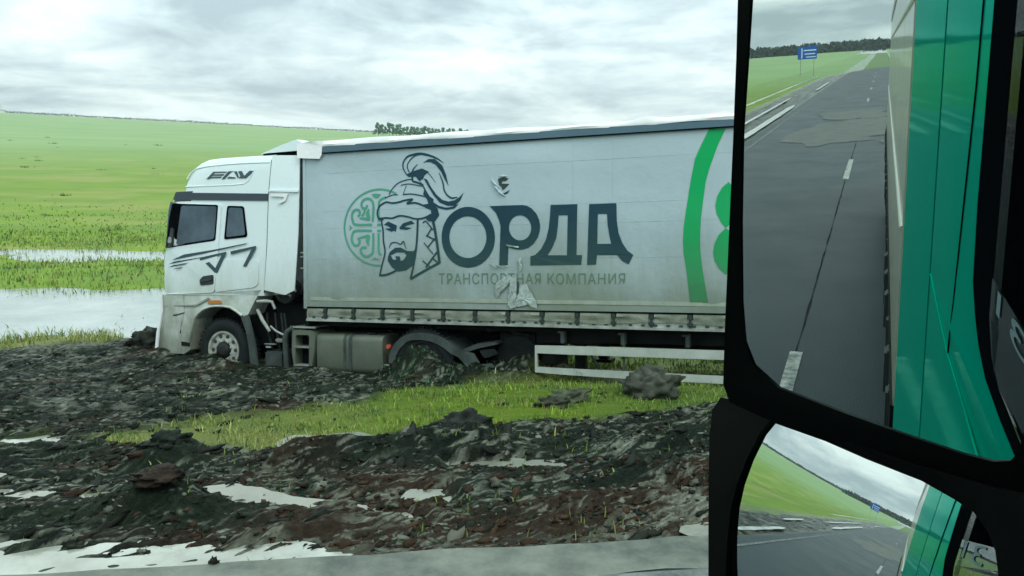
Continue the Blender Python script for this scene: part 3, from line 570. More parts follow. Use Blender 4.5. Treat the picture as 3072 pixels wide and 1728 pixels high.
for k in range(44):                       # the grove on the skyline behind the trailer's roof
    t = k / 43; az = R(90.8 - 10.6 * t); dist = 880 + 60 * rnd.random() + 30 * t; x, y = dist * math.cos(az), dist * math.sin(az)
    o = tag(link('tree', TREES[k % 5]), 'bushy green tree in the distant grove behind the trailer roof', 'tree', 'trees of the distant grove')
    o.location = (x, y, float(land(x, y, False)) - 0.3); s_ = (1.12 - 0.45 * t) * rnd.uniform(0.85, 1.18) * (0.55 if k < 1 else 1.0); o.scale = (s_ * 1.25, s_ * 1.25, s_ * 1.05); o.rotation_euler.z = rnd.uniform(0, 6.28)
# shelterbelts on the skyline and the wood on the hill behind us, each one dark mass
def belt(name, pts, hgt, seed, col, wide=18):
    r = np.random.RandomState(seed); VV, FF, CC = [], [], []; nv = 0
    for x, y in pts:
        z = float(land(x, y, False)); n_ = 30; hh = hgt * r.uniform(0.55, 1.25); c0 = np.array([x, y, z]); p = c0 + np.stack([r.normal(size=n_) * wide * 0.35, r.normal(size=n_) * wide * 0.35, hh * r.uniform(0.0, 1.0, n_)], 1)
        s_ = hgt * 0.30; e1 = r.normal(size=(n_, 3)); e1 /= np.linalg.norm(e1, axis=1)[:, None]; e2 = np.cross(e1, r.normal(size=(n_, 3))); e2 /= np.linalg.norm(e2, axis=1)[:, None]
        V = np.stack([p - e1 * s_, p + e1 * s_ * .6 + e2 * s_, p + e1 * s_ * .6 - e2 * s_], 1).reshape(-1, 3); VV.append(V); FF.append(np.arange(3 * n_).reshape(-1, 3) + nv); nv += 3 * n_; CC.append(np.tile(np.asarray(col) * r.uniform(0.6, 1.4), (3 * n_, 1)))
    return tag(tint_mesh(name, np.concatenate(VV), np.concatenate(FF), np.concatenate(CC), 'crown'), kind='stuff')
belt('shelterbelt', [(1790 * math.cos(R(a)), 1790 * math.sin(R(a))) for a in np.arange(86, 135, 0.18)], 3.4, 5, (0.022, 0.06, 0.05), 14)
belt('hill_wood', [(q * math.cos(R(a)), q * math.sin(R(a))) for a in np.arange(135, 177, 0.14) for q in (1500 - 4 * (a - 135), )], 6.0, 6, (0.02, 0.05, 0.038), 16)
belt('hill_wood', [(q * math.cos(R(a)), q * math.sin(R(a))) for a in np.arange(171.5, 190, 0.2) for q in (1050, 1090)], 9.5, 7, (0.02, 0.05, 0.035), 18)
# farm building with a mast on the far skyline
bx, by = 1700 * math.cos(R(113.2)), 1700 * math.sin(R(113.2)); bz = float(land(bx, by, False))
fb = bpy.data.objects.new('farm_building', None); COL.objects.link(fb); fb.location = (bx, by, bz); tag(fb, 'tiny pale farm building with a mast on the skyline', 'building')
MB().box(-7, 7, -4, 4, -1, 3.4).build('wall', 'plaster', fb, smooth=0); q = MB(); q.add([(-7.4, -4.4, 3.4), (7.4, -4.4, 3.4), (7.4, 4.4, 3.4), (-7.4, 4.4, 3.4), (-7.4, 0, 6), (7.4, 0, 6)], [(0, 1, 5, 4), (2, 3, 4, 5), (0, 4, 3), (1, 2, 5), (0, 3, 2, 1)]); q.build('roof', 'steel', fb, smooth=0)
MB().cyl((2, 0, 3), (0, 0, 1), 0.4, 13, 6, 0.15).build('mast', 'steel', fb)
# printed artwork, side-plane coordinates (s, z) in metres
LETTERS = [[[[3.407,1.331],[3.402,1.403],[3.387,1.473],[3.362,1.539],[3.327,1.601],[3.283,1.657],[3.232,1.705],[3.174,1.744],[3.11,1.773],[3.043,1.792],[2.974,1.8],[2.905,1.796],[2.837,1.781],[2.772,1.755],[2.711,1.719],[2.657,1.673],[2.61,1.618],[2.572,1.557],[2.544,1.489],[2.526,1.418],[2.52,1.345],[2.525,1.271],[2.541,1.2],[2.567,1.131],[2.604,1.068],[2.649,1.012],[2.702,0.964],[2.762,0.925],[2.827,0.897],[2.895,0.88],[2.965,0.874],[3.034,0.88],[3.102,0.897],[3.166,0.924],[3.225,0.962],[3.277,1.008],[3.322,1.063],[3.358,1.124],[3.385,1.19],[3.401,1.26]],[[3.269,1.336],[3.265,1.385],[3.255,1.433],[3.237,1.479],[3.212,1.522],[3.182,1.56],[3.146,1.593],[3.105,1.62],[3.061,1.64],[3.014,1.652],[2.966,1.658],[2.917,1.655],[2.87,1.644],[2.825,1.626],[2.782,1.601],[2.745,1.57],[2.712,1.532],[2.686,1.49],[2.667,1.444],[2.655,1.395],[2.65,1.345],[2.654,1.295],[2.665,1.246],[2.683,1.2],[2.708,1.156],[2.74,1.118],[2.777,1.085],[2.818,1.059],[2.863,1.039],[2.911,1.027],[2.959,1.023],[3.007,1.026],[3.055,1.038],[3.099,1.057],[3.141,1.082],[3.177,1.114],[3.209,1.151],[3.234,1.193],[3.253,1.239],[3.264,1.287]]],[[[3.332,1.8],[3.623,1.801],[3.868,1.8],[3.936,1.785],[4.009,1.746],[4.082,1.668],[4.125,1.573],[4.139,1.485],[4.127,1.398],[4.093,1.31],[4.026,1.223],[3.945,1.167],[3.863,1.143],[3.795,1.14],[3.7,1.153],[3.622,1.182],[3.609,0.909],[3.47,0.909],[3.492,1.319],[3.503,1.498],[3.48,1.588],[3.435,1.692]],[[3.998,1.46],[3.996,1.489],[3.99,1.518],[3.979,1.545],[3.965,1.57],[3.947,1.592],[3.926,1.612],[3.902,1.628],[3.876,1.639],[3.849,1.647],[3.821,1.65],[3.793,1.648],[3.766,1.642],[3.739,1.632],[3.715,1.617],[3.693,1.598],[3.675,1.577],[3.66,1.552],[3.649,1.525],[3.642,1.497],[3.639,1.467],[3.641,1.438],[3.648,1.409],[3.658,1.382],[3.673,1.357],[3.691,1.334],[3.713,1.315],[3.737,1.299],[3.763,1.288],[3.79,1.28],[3.818,1.278],[3.846,1.28],[3.874,1.286],[3.9,1.297],[3.924,1.312],[3.945,1.33],[3.963,1.352],[3.978,1.377],[3.989,1.403],[3.996,1.431]]],[[[4.306,1.787],[4.709,1.787],[4.689,1.054],[4.773,1.053],[4.762,0.915],[3.973,0.905],[3.978,1.041],[4.052,1.059],[4.146,1.146],[4.226,1.283],[4.274,1.457],[4.295,1.631]],[[4.426,1.634],[4.566,1.631],[4.547,1.051],[4.245,1.054],[4.318,1.157],[4.385,1.306],[4.412,1.467]]],[[[4.884,1.782],[5.279,1.785],[5.285,1.534],[5.309,1.364],[5.364,1.218],[5.438,1.109],[5.521,1.048],[5.456,0.916],[5.364,0.964],[5.287,1.05],[4.995,1.052],[4.982,0.915],[4.849,0.911],[4.87,1.421]],[[5.01,1.64],[5.144,1.637],[5.154,1.476],[5.178,1.33],[5.203,1.211],[4.999,1.211]]]]
SLOGAN = [2.466,5.407,0.618,0.635,0.79,0.792]
ORN_S = [[[1.732,2.042,0.0299],[1.696,2.06,0.0299],[1.659,2.076,0.0299],[1.622,2.089,0.0299],[1.583,2.101,0.0299],[1.544,2.11,0.0299],[1.504,2.117,0.0299],[1.464,2.121,0.0299],[1.423,2.124,0.0299],[1.382,2.123,0.0299],[1.342,2.121,0.0299],[1.301,2.116,0.0299],[1.261,2.108,0.0299],[1.222,2.098,0.0299],[1.183,2.086,0.0299],[1.146,2.072,0.0299],[1.109,2.055,0.0299],[1.073,2.036,0.0299],[1.039,2.015,0.0299],[1.006,1.992,0.0299],[0.975,1.967,0.0299],[0.945,1.94,0.0299],[0.918,1.912,0.0299],[0.892,1.881,0.0299],[0.869,1.85,0.0299],[0.847,1.817,0.0299],[0.828,1.782,0.0299],[0.812,1.747,0.0299],[0.798,1.71,0.0299],[0.786,1.673,0.0299],[0.777,1.635,0.0299],[0.77,1.597,0.0299],[0.766,1.558,0.0299],[0.765,1.519,0.0299],[0.767,1.481,0.0299],[0.771,1.442,0.0299],[0.778,1.403,0.0299],[0.787,1.365,0.0299],[0.799,1.328,0.0299],[0.813,1.292,0.0299],[0.83,1.256,0.0299],[0.85,1.221,0.0299],[0.871,1.188,0.0299],[0.895,1.156,0.0299],[0.921,1.126,0.0299],[0.949,1.097,0.0299],[0.978,1.07,0.0299],[1.01,1.045,0.0299],[1.043,1.022,0.0299],[1.077,1.0,0.0299],[1.113,0.981,0.0299],[1.15,0.964,0.0299],[1.189,0.95,0.0299],[1.227,0.937,0.0299],[1.267,0.927,0.0299],[1.307,0.92,0.0299],[1.348,0.914,0.0299],[1.388,0.912,0.0299],[1.429,0.911,0.0299],[1.47,0.913,0.0299]],[[1.292,1.616,0.0399],[1.306,1.75,0.0399],[1.309,1.885,0.0399],[1.275,1.954,0.0399],[1.207,1.985,0.0399],[1.128,1.962,0.0399],[1.087,1.901,0.0399],[1.115,1.832,0.0399],[1.179,1.838,0.0399],[1.191,1.885,0.0399]],[[1.278,1.565,0.0399],[0.982,1.572,0.0399],[0.92,1.633,0.0399],[0.912,1.744,0.0399],[0.966,1.807,0.0399],[1.04,1.8,0.0399],[1.055,1.74,0.0399],[1.018,1.704,0.0399]],[[1.223,1.82,0.0166],[1.202,1.736,0.0666],[1.221,1.655,0.0499],[1.132,1.667,0.0399],[1.053,1.672,0.0266]],[[1.155,1.822,0.0366],[1.134,1.755,0.0366],[1.094,1.705,0.0366]],[[1.276,1.467,0.0399],[0.98,1.473,0.0399],[0.916,1.419,0.0399],[0.904,1.317,0.0399],[0.956,1.239,0.0399],[1.026,1.247,0.0399],[1.047,1.306,0.0399],[1.018,1.358,0.0399]],[[1.301,1.43,0.0399],[1.296,1.142,0.0399],[1.25,1.083,0.0399],[1.181,1.055,0.0399],[1.103,1.084,0.0399],[1.068,1.153,0.0399],[1.105,1.203,0.0399],[1.174,1.194,0.0399]],[[1.214,1.228,0.0166],[1.195,1.313,0.0666],[1.216,1.384,0.0499],[1.127,1.373,0.0399],[1.048,1.357,0.0266]],[[1.405,1.613,0.0366],[1.414,1.899,0.0366],[1.459,1.965,0.0366],[1.547,1.995,0.0366]],[[1.399,1.428,0.0366],[1.402,1.141,0.0366],[1.445,1.081,0.0366]],[[1.375,1.563,0.0366],[1.443,1.562,0.0366]],[[1.374,1.465,0.0366],[1.442,1.464,0.0366]]]
ORN_P = [[[1.276,2.052],[1.364,2.06],[1.451,2.045],[1.402,1.992],[1.363,1.981],[1.324,1.994]],[[0.853,1.574],[0.912,1.525],[0.851,1.475],[0.868,1.526]],[[1.249,0.993],[1.308,1.015],[1.338,1.048],[1.367,1.014],[1.425,0.992],[1.337,1.006]]]
HEAD_P = [[[1.913,2.338],[2.008,2.375],[2.101,2.399],[2.194,2.416],[2.313,2.362],[2.239,2.316],[2.207,2.255],[2.14,2.225],[2.081,2.298],[2.016,2.293],[1.95,2.299]],[[2.214,2.505],[2.307,2.558],[2.417,2.552],[2.543,2.448],[2.604,2.3],[2.644,2.133],[2.585,2.228],[2.523,2.352],[2.434,2.462],[2.343,2.51],[2.269,2.514]],[[2.9,2.017],[2.842,1.9],[2.752,1.822],[2.626,1.826],[2.499,1.878],[2.391,1.996],[2.301,2.13],[2.22,2.264],[2.275,2.246],[2.347,2.123],[2.437,2.006],[2.536,1.921],[2.645,1.89],[2.753,1.909],[2.825,1.949]],[[2.39,1.888],[2.481,1.83],[2.607,1.797],[2.716,1.81],[2.82,1.85],[2.742,1.78],[2.607,1.764],[2.48,1.792],[2.389,1.844]],[[2.145,2.23],[2.209,2.17],[2.264,2.069],[2.321,1.985],[2.391,1.934],[2.386,1.861],[2.462,1.785],[2.486,1.683],[2.408,1.587],[2.294,1.596],[2.236,1.657],[2.355,1.703],[2.343,1.769],[2.245,1.807],[2.205,1.855],[2.302,1.868],[2.28,1.934],[2.211,2.019],[2.231,2.087],[2.2,2.137]],[[1.501,1.561],[1.579,1.609],[1.655,1.577],[1.735,1.542],[1.715,1.442],[1.654,1.487],[1.578,1.534]],[[1.516,1.496],[1.616,1.504],[1.707,1.473],[1.634,1.447]],[[1.778,1.501],[1.846,1.573],[1.997,1.613],[2.056,1.565],[1.94,1.546],[1.868,1.519],[2.005,1.5],[1.92,1.472],[1.806,1.479]]]
BEARD = [[[1.574,1.055],[1.606,1.126],[1.707,1.192],[1.802,1.194],[1.915,1.139],[2.032,1.135],[2.081,1.193],[2.06,1.019],[2.002,0.903],[1.892,0.833],[1.759,0.816],[1.645,0.878],[1.566,0.988]],[[1.619,1.072],[1.725,1.118],[1.867,1.117],[1.908,1.07],[1.86,1.003],[1.803,0.978],[1.785,1.054],[1.709,1.058],[1.727,1.004],[1.666,1.001]]]
HEAD_S = [[[1.932,2.321,0.0133],[1.867,2.423,0.02],[1.863,2.522,0.0233],[1.936,2.61,0.0266],[2.049,2.64,0.0333],[2.179,2.646,0.0366],[2.344,2.605,0.0333],[2.471,2.549,0.0233],[2.57,2.479,0.0067]],[[1.966,2.369,0.0166],[1.934,2.461,0.0166],[1.972,2.542,0.0166],[2.067,2.616,0.0166],[2.179,2.638,0.0166]],[[2.017,2.367,0.0266],[2.055,2.431,0.02],[2.121,2.488,0.0067]],[[2.286,2.363,0.0133],[2.358,2.278,0.01],[2.43,2.185,0.005]],[[2.487,2.337,0.01],[2.549,2.189,0.02],[2.571,2.074,0.0233],[2.624,1.991,0.0233],[2.699,1.943,0.0266],[2.798,1.953,0.0133]],[[1.601,2.035,0.0166],[1.664,2.125,0.0166],[1.76,2.204,0.0166],[1.893,2.248,0.0166],[2.028,2.262,0.0166]],[[2.022,2.309,0.0299],[2.028,2.234,0.0299],[2.108,2.203,0.0299],[2.209,2.161,0.0299]],[[1.816,2.172,0.015],[1.967,2.187,0.015],[2.191,2.141,0.015]],[[1.915,2.165,0.01],[1.852,2.018,0.01]],[[1.527,1.982,0.015],[1.662,2.025,0.015],[1.761,2.025,0.015]],[[1.862,2.026,0.0183],[2.003,2.029,0.0183],[2.17,1.999,0.0183],[2.308,1.961,0.0183]],[[1.425,1.862,0.0283],[1.545,1.915,0.0283],[1.66,1.898,0.0283],[1.775,1.908,0.0283],[1.87,1.93,0.0283],[2.03,1.946,0.0283],[1.926,1.883,0.0283],[2.076,1.888,0.0283],[2.242,1.832,0.0283]],[[1.429,1.865,0.0283],[1.384,1.765,0.0283],[1.406,1.66,0.0283],[1.493,1.641,0.0283]],[[1.406,1.66,0.0266],[1.542,1.667,0.0266],[1.657,1.661,0.0266],[1.791,1.694,0.0266],[1.941,1.674,0.0266],[2.072,1.639,0.0266],[2.221,1.649,0.0266],[2.351,1.703,0.0266]],[[1.449,1.646,0.0266],[1.481,1.477,0.0266],[1.488,1.309,0.0266],[1.518,1.123,0.0266],[1.462,0.921,0.0266],[1.411,0.747,0.0266]],[[1.407,0.752,0.0333],[1.566,0.772,0.0333],[1.75,0.845,0.0333]],[[2.113,1.638,0.0333],[2.099,1.383,0.0333],[2.073,1.135,0.0333],[2.024,0.886,0.0333],[1.971,0.695,0.0333]],[[1.971,0.698,0.0366],[2.21,0.82,0.0366],[2.485,0.954,0.0366]],[[2.377,1.607,0.0433],[2.407,1.459,0.0433],[2.437,1.279,0.0433],[2.463,1.115,0.0433],[2.484,0.942,0.0433]],[[2.202,1.57,0.02],[2.257,1.594,0.02],[2.375,1.46,0.02]],[[2.357,1.493,0.0233],[2.264,1.36,0.0233]],[[2.255,1.377,0.0233],[2.41,1.304,0.0233]],[[2.405,1.328,0.0233],[2.285,1.195,0.0233]],[[2.216,1.265,0.0166],[2.38,1.083,0.0166]],[[2.454,1.131,0.0299],[2.248,0.877,0.0299]],[[2.194,0.985,0.02],[2.331,0.877,0.02]],[[2.352,1.033,0.0233],[2.47,0.943,0.0233]],[[1.592,1.186,0.01],[1.635,1.265,0.02],[1.727,1.275,0.0166],[1.803,1.246,0.02],[1.851,1.29,0.02],[1.882,1.22,0.0133],[1.91,1.169,0.0067]]]
FAW = [[[-2.057,2.434],[-1.903,2.556],[-1.616,2.545],[-1.63,2.527],[-1.88,2.534],[-1.911,2.509],[-1.674,2.505],[-1.698,2.479],[-1.935,2.486],[-1.96,2.467],[-1.724,2.463],[-1.743,2.441],[-1.964,2.446],[-1.99,2.431]],[[-1.723,2.42],[-1.603,2.526],[-1.569,2.55],[-1.472,2.546],[-1.529,2.528],[-1.659,2.417]],[[-1.605,2.425],[-1.564,2.455],[-1.445,2.442],[-1.419,2.419]],[[-1.462,2.541],[-1.402,2.541],[-1.358,2.446],[-1.372,2.42]],[[-1.369,2.539],[-1.3,2.54],[-1.246,2.462],[-1.226,2.461],[-1.126,2.537],[-1.044,2.531],[-1.198,2.412],[-1.359,2.418],[-1.318,2.455]]]
J7 = [[[-2.86,1.021],[-2.569,1.119],[-1.924,1.194],[-1.172,1.305],[-1.224,1.279],[-2.138,1.128],[-2.626,1.056]],[[-2.946,0.946],[-2.792,0.993],[-2.139,1.074],[-2.247,1.049]],[[-2.948,0.89],[-2.822,0.928],[-2.465,0.976],[-2.574,0.941]],[[-2.838,0.854],[-2.741,0.881],[-2.603,0.898],[-2.659,0.873]],[[-2.22,1.06],[-1.632,1.16],[-1.633,1.124],[-1.835,0.792],[-1.895,0.8],[-2.089,0.96],[-2.009,0.985],[-1.875,0.876],[-1.73,1.108],[-2.208,1.011]],[[-1.539,1.165],[-0.992,1.254],[-0.993,1.215],[-1.203,0.899],[-1.279,0.903],[-1.086,1.202],[-1.53,1.111]]]
ARC = [[6.571,2.749],[6.465,2.542],[6.382,2.359],[6.332,2.118],[6.289,1.856],[6.252,1.611],[6.228,1.422],[6.217,1.233],[6.228,1.062],[6.262,0.852],[6.291,0.624],[6.316,0.392],[6.562,0.396],[6.515,0.663],[6.483,0.852],[6.453,1.098],[6.449,1.267],[6.458,1.512],[6.489,1.793],[6.521,2.035],[6.567,2.201],[6.622,2.356],[6.685,2.529],[6.784,2.735]]
LOBES = [[[6.826,2.022],[6.741,1.951],[6.678,1.842],[6.651,1.713],[6.669,1.6],[6.724,1.487],[6.79,1.402],[6.941,1.538],[6.994,1.702],[6.94,1.889]],[[6.79,1.402],[6.697,1.31],[6.643,1.189],[6.625,1.068],[6.643,0.964],[6.708,0.852],[6.795,0.773],[6.943,0.889],[6.997,1.074],[6.942,1.278]]]

# ------------------------------------------------------------------ the stuck lorry (local axes: x rearward, y inward from the near side, z up)
def ys(s, z):                      # the cab side leans in a little towards the roof and at the front corner
    return 0.05 * max(0.0, (z - 2.0) / 0.85)**1.6 + 0.05 * max(0.0, (-2.75 - s) / 0.4)**2
TB = (-1.8, 1.25, -1.13)            # base point of the tractor
def truck_root(name, base, label, cat):
    o = bpy.data.objects.new(name, None); COL.objects.link(o); w = T(base[0], base[2], base[1])
    o.matrix_world = Matrix(((TU[0], TN[0], TW[0], w[0]), (TU[1], TN[1], TW[1], w[1]), (TU[2], TN[2], TW[2], w[2]), (0, 0, 0, 1))); return tag(o, label, cat)
tr = truck_root('truck', TB, 'white high-roof lorry cab sunk to its front wheel in black mud', 'truck')
WID = 2.5
# cab shell: horizontal rings with rounded corners
def ring(z, sf, sr, nose=0.10, rc=0.16, inset=0.0):
    y0, y1 = ys(sf + 0.5, z) + inset, WID - ys(sf + 0.5, z) - inset; P = []
    P.append((sr, y0)); 
    for k in range(9): P.append((sf + 0.5 + (sr - sf - 0.5) * (1 - k / 8), y0)) if 0 < k else None
    for k in range(1, 7):                       # near front corner
        a = k / 7 * math.pi / 2; P.append((sf + rc + 0.02 - rc * math.sin(a) + 0.0 + (0.48 - rc) * (1 - k / 7)**2 * 0.0, y0 + rc * (1 - math.cos(a))))
    for k in range(9):
        t = k / 8; P.append((sf - nose * math.sin(math.pi * t), y0 + rc + (y1 - y0 - 2 * rc) * t))
    for k in range(1, 7):
        a = (1 - k / 7) * math.pi / 2; P.append((sf + rc + 0.02 - rc * math.sin(a), y1 - rc * (1 - math.cos(a))))
    for k in range(9): P.append((sf + 0.5 + (sr - sf - 0.5) * (k / 8), y1))
    return [(p[0], p[1], z) for p in P]
def loft(levels, capb=True, capt=True):
    mb = MB(); n = len(levels[0]); 
    for l in levels: mb.v += l
    for i in range(len(levels) - 1):
        for k in range(n):
            j = (k + 1) % n; mb.f.append((i*n + k, i*n + j, (i+1)*n + j, (i+1)*n + k))
    if capb: mb.f.append(tuple(range(n))[::-1])
    if capt: mb.f.append(tuple((len(levels)-1)*n + k for k in range(n)))
    return mb
loft([ring(0.40, -3.14, -0.86), ring(0.62, -3.18, -0.84), ring(0.95, -3.13, -0.81), ring(1.23, -3.03, -0.79), ring(1.6, -2.965, -0.76), ring(2.0, -2.88, -0.74), ring(2.16, -2.84, -0.73)]).build('cab_body', 'white', tr, TB)
loft([ring(2.16, -2.66, -0.73), ring(2.22, -2.645, -0.72), ring(2.37, -2.60, -0.70), ring(2.53, -2.51, -0.68, 0.08), ring(2.64, -2.42, -0.66, 0.06), ring(2.72, -2.30, -0.655, 0.05, 0.16, 0.015), ring(2.775, -2.16, -0.66, 0.05, 0.14, 0.05), ring(2.80, -1.95, -0.67, 0.04, 0.14, 0.11), ring(2.81, -1.70, -0.70, 0.03, 0.14, 0.22)]).build('roof', 'white', tr, TB)
# raised sculpted ribs on the roof side
q = MB()
for pts, w in (([(-2.50, 2.45), (-2.42, 2.55), (-2.30, 2.625), (-2.1, 2.652), (-1.6, 2.672), (-1.1, 2.672), (-0.72, 2.66)], 0.03), ([(-2.52, 2.315), (-2.0, 2.312), (-1.5, 2.308), (-1.25, 2.318), (-1.15, 2.37), (-1.08, 2.47), (-1.04, 2.55)], 0.03)):
    for i in range(len(pts) - 1):
        (a, b), (c, d) = pts[i], pts[i + 1]; q.tube([(a, ys(a, b) + 0.006, b), (c, ys(c, d) + 0.006, d)], 0.015, 8)
q.build('roof_rib', 'white', tr, TB)
def side(name, pts, y, m, parent=tr, th=0.006, holes=(), base=TB, f=ys):
    return MB().prism(pts, y - th, y, f, holes).build(name, m, parent, base, smooth=0)
def rounded(pts, r=0.05, n=4):
    out = []; m = len(pts)
    for i in range(m):
        p, a, b = Vector(pts[i]), Vector(pts[i - 1]), Vector(pts[(i + 1) % m]); da = (a - p); db = (b - p); k = min(r, da.length * 0.45, db.length * 0.45); A = p + da.normalized() * k; B = p + db.normalized() * k
        for j in range(n + 1):
            t = j / n; out.append(tuple((A * (1 - t)**2 + p * 2 * t * (1 - t) + B * t * t)))
    return out
def finer(pts, step=0.12):
    out = []
    for i in range(len(pts)):
        a, b = Vector(pts[i]), Vector(pts[(i + 1) % len(pts)]); n = max(1, int((b - a).length / step)); out += [tuple(a + (b - a) * k / n) for k in range(n)]
    return out
# black visor band, wrapped round the front
side('visor_band', finer([(-2.74, 2.222), (-0.727, 2.131), (-0.742, 2.012), (-2.80, 2.095)]), -0.004, 'visor', th=0.012)
loft([ring(2.06, -2.90, -2.55, 0.12), ring(2.235, -2.86, -2.55, 0.12)]).build('sun_visor', 'visor', tr, TB)
# windscreen wraps the front; only its dark edge shows from the side
loft([ring(1.24, -3.045, -2.80, 0.10, 0.14, -0.002), ring(1.6, -2.985, -2.78, 0.10, 0.14, -0.002), ring(1.98, -2.905, -2.74, 0.10, 0.14, -0.002)]).build('windscreen', 'cab_glass', tr, TB)
door = side('door', rounded([(-2.92, 1.27), (-2.76, 2.02), (-1.715, 1.985), (-1.80, 1.30), (-1.915, 0.45), (-3.05, 0.40), (-3.06, 0.98), (-3.0, 1.18)], 0.06), -0.002, 'white', th=0.018)
side('window_seal', rounded([(-2.99, 1.235), (-2.90, 1.75), (-2.81, 2.03), (-1.785, 1.972), (-1.862, 1.355)], 0.04), -0.019, 'seal', door, 0.006)
side('window', rounded([(-2.74, 1.292), (-2.60, 1.985), (-1.812, 1.948), (-1.885, 1.385)], 0.05), -0.024, 'cab_glass', door, 0.004)
side('pillar_trim', [(-3.03, 1.235), (-2.995, 1.376), (-2.915, 1.9), (-2.86, 2.06), (-2.66, 2.02), (-2.86, 1.26)], 0.004, 'cab_glass', tr, 0.02)
side('mirror_foot', rounded([(-2.93, 1.245), (-2.83, 1.60), (-2.765, 1.58), (-2.80, 1.275)], 0.03), -0.026, 'black_plastic', door, 0.03)
side('mirror_stub', rounded([(-2.90, 1.33), (-2.865, 1.44), (-2.80, 1.42), (-2.81, 1.32)], 0.03), -0.058, 'steel', door, 0.02)
side('door_handle', rounded([(-2.235, 0.665), (-2.15, 0.735), (-1.918, 0.762), (-1.922, 0.592), (-2.215, 0.568)], 0.035), -0.019, 'black_plastic', door, 0.006)
side('handle_bar', rounded([(-2.20, 0.66), (-1.95, 0.70), (-1.95, 0.665), (-2.20, 0.625)], 0.012), -0.026, 'visor', door, 0.02)
for p in J7: side('stripe', p, -0.022, 'cab_print', door, 0.002)
side('window_seal', rounded([(-1.60, 1.955), (-1.245, 1.935), (-1.185, 1.43), (-1.215, 1.405), (-1.665, 1.372), (-1.68, 1.40)], 0.05), -0.003, 'seal', tr, 0.008)
side('window', rounded([(-1.565, 1.92), (-1.275, 1.905), (-1.225, 1.445), (-1.635, 1.41)], 0.04), -0.010, 'cab_glass', tr, 0.004)
side('storage_lid', rounded([(-1.84, 1.03), (-0.955, 1.008), (-0.975, 0.60), (-1.05, 0.545), (-1.905, 0.455)], 0.05), -0.002, 'white', tr, 0.012)
side('rear_seam', [(-0.665, 2.70), (-0.715, 2.14), (-0.77, 1.243), (-0.845, 0.45), (-0.862, 0.45), (-0.788, 1.243), (-0.733, 2.14), (-0.685, 2.70)], -0.001, 'seal', tr, 0.004)
q = MB()
for p in FAW: q.prism(p, -0.012, -0.002, ys)
q.build('lettering', 'cab_print', tr, TB, smooth=0)
# side fairing behind the cab, its bright broken ledge
fair = side('side_fairing', finer([(-0.655, 2.775), (-0.10, 2.745), (-0.10, 2.147), (-0.135, 1.435), (-0.228, 0.50), (-0.42, 0.42), (-0.845, 0.50), (-0.765, 1.243), (-0.71, 2.13)]), 0.002, 'white', tr, 0.02)
side('fairing_ledge', [(-0.70, 2.165), (-0.10, 2.13), (-0.10, 2.165), (-0.70, 2.19)], -0.02, 'white', fair, 0.03)
side('ledge_lip', rounded([(-0.66, 2.12), (-0.30, 2.115), (-0.36, 1.99), (-0.47, 1.95), (-0.52, 1.965), (-0.40, 2.01), (-0.37, 2.06), (-0.64, 2.08)], 0.02), -0.03, 'roof_tarp', fair, 0.02)
MB().prism([(-0.655, 2.70), (-0.10, 2.66), (-0.228, 0.50), (-0.845, 0.50)], WID - 0.02, WID).build('side_fairing', 'white', tr, TB, smooth=0)
# roof deflector
q = MB(); dv = []
for y in (0.14, 0.30, 1.25, 2.2, 2.36):
    k = 0.0 if 0.2 < y < 2.3 else -0.015
    dv.append([(-0.99, y, 2.825), (-0.78, y, 2.905 + k), (-0.55, y, 2.975 + k), (-0.25, y, 3.045 + k), (-0.06, y, 2.94 + k * .5), (-0.09, y, 2.845), (-0.85, y, 2.835)])
n = 7; q.v = [p for l in dv for p in l]
for i in range(4):
    for k in range(n): q.f.append((i*n + k, i*n + (k+1) % n, (i+1)*n + (k+1) % n, (i+1)*n + k))
q.f += [tuple(range(n))[::-1], tuple(4*n + k for k in range(n))]; q.build('roof_deflector', 'white', tr, TB, smooth=40)
MB().box(-0.95, -0.11, 0.16, WID - 0.16, 2.79, 2.838).build('deflector_shadow', 'seal', tr, TB, smooth=0)  # black box painting the shadow under the deflector
# bumper, wing and wheel arch
ARCH = [(-2.50, -0.47), (-2.455, -0.323), (-2.354, -0.028), (-2.26, 0.06), (-2.154, 0.13), (-2.02, 0.175), (-1.874, 0.192), (-1.70, 0.19), (-1.558, 0.172), (-1.43, 0.11), (-1.31, 0.035)]
wing = [(-3.15, 0.395), (-3.13, 0.095), (-3.235, -0.29), (-3.29, -0.655), (-2.64, -0.66), (-2.50, -0.58)] + ARCH + [(-1.21, 0.075), (-1.10, 0.25), (-1.00, 0.40), (-0.92, 0.50), (-1.92, 0.44)]
for (a, b) in ((0.0, 0.42), (WID - 0.42, WID)): MB().prism(wing, a, b, lambda s, z: 0.03 * max(0.0, (-2.85 - s) / 0.4)**2).build('wing', 'white_low', tr, TB, smooth=25)
loft([ring(-0.66, -3.28, -2.70, 0.06), ring(-0.29, -3.23, -2.70, 0.08), ring(0.095, -3.12, -2.70, 0.08), ring(0.39, -3.13, -2.70, 0.08)]).build('bumper', 'white_low', tr, TB)
side('bumper_slot', [(-3.10, -0.42), (-2.50, -0.45), (-2.50, -0.52), (-3.10, -0.50)], -0.001, 'chassis', tr, 0.01)
side('bumper_corner', [(-3.29, -0.655), (-3.235, -0.29), (-3.13, 0.095), (-3.15, 0.38), (-3.105, 0.38), (-3.09, 0.10), (-3.185, -0.29), (-3.23, -0.655)], -0.01, 'roof_tarp', tr, 0.03, f=lambda s, z: 0.0)
side('wing_crease', [(-3.10, 0.02), (-2.80, 0.05), (-2.60, 0.09), (-2.62, 0.065), (-2.82, 0.02), (-3.10, -0.01)], -0.001, 'mudguard', tr, 0.006)
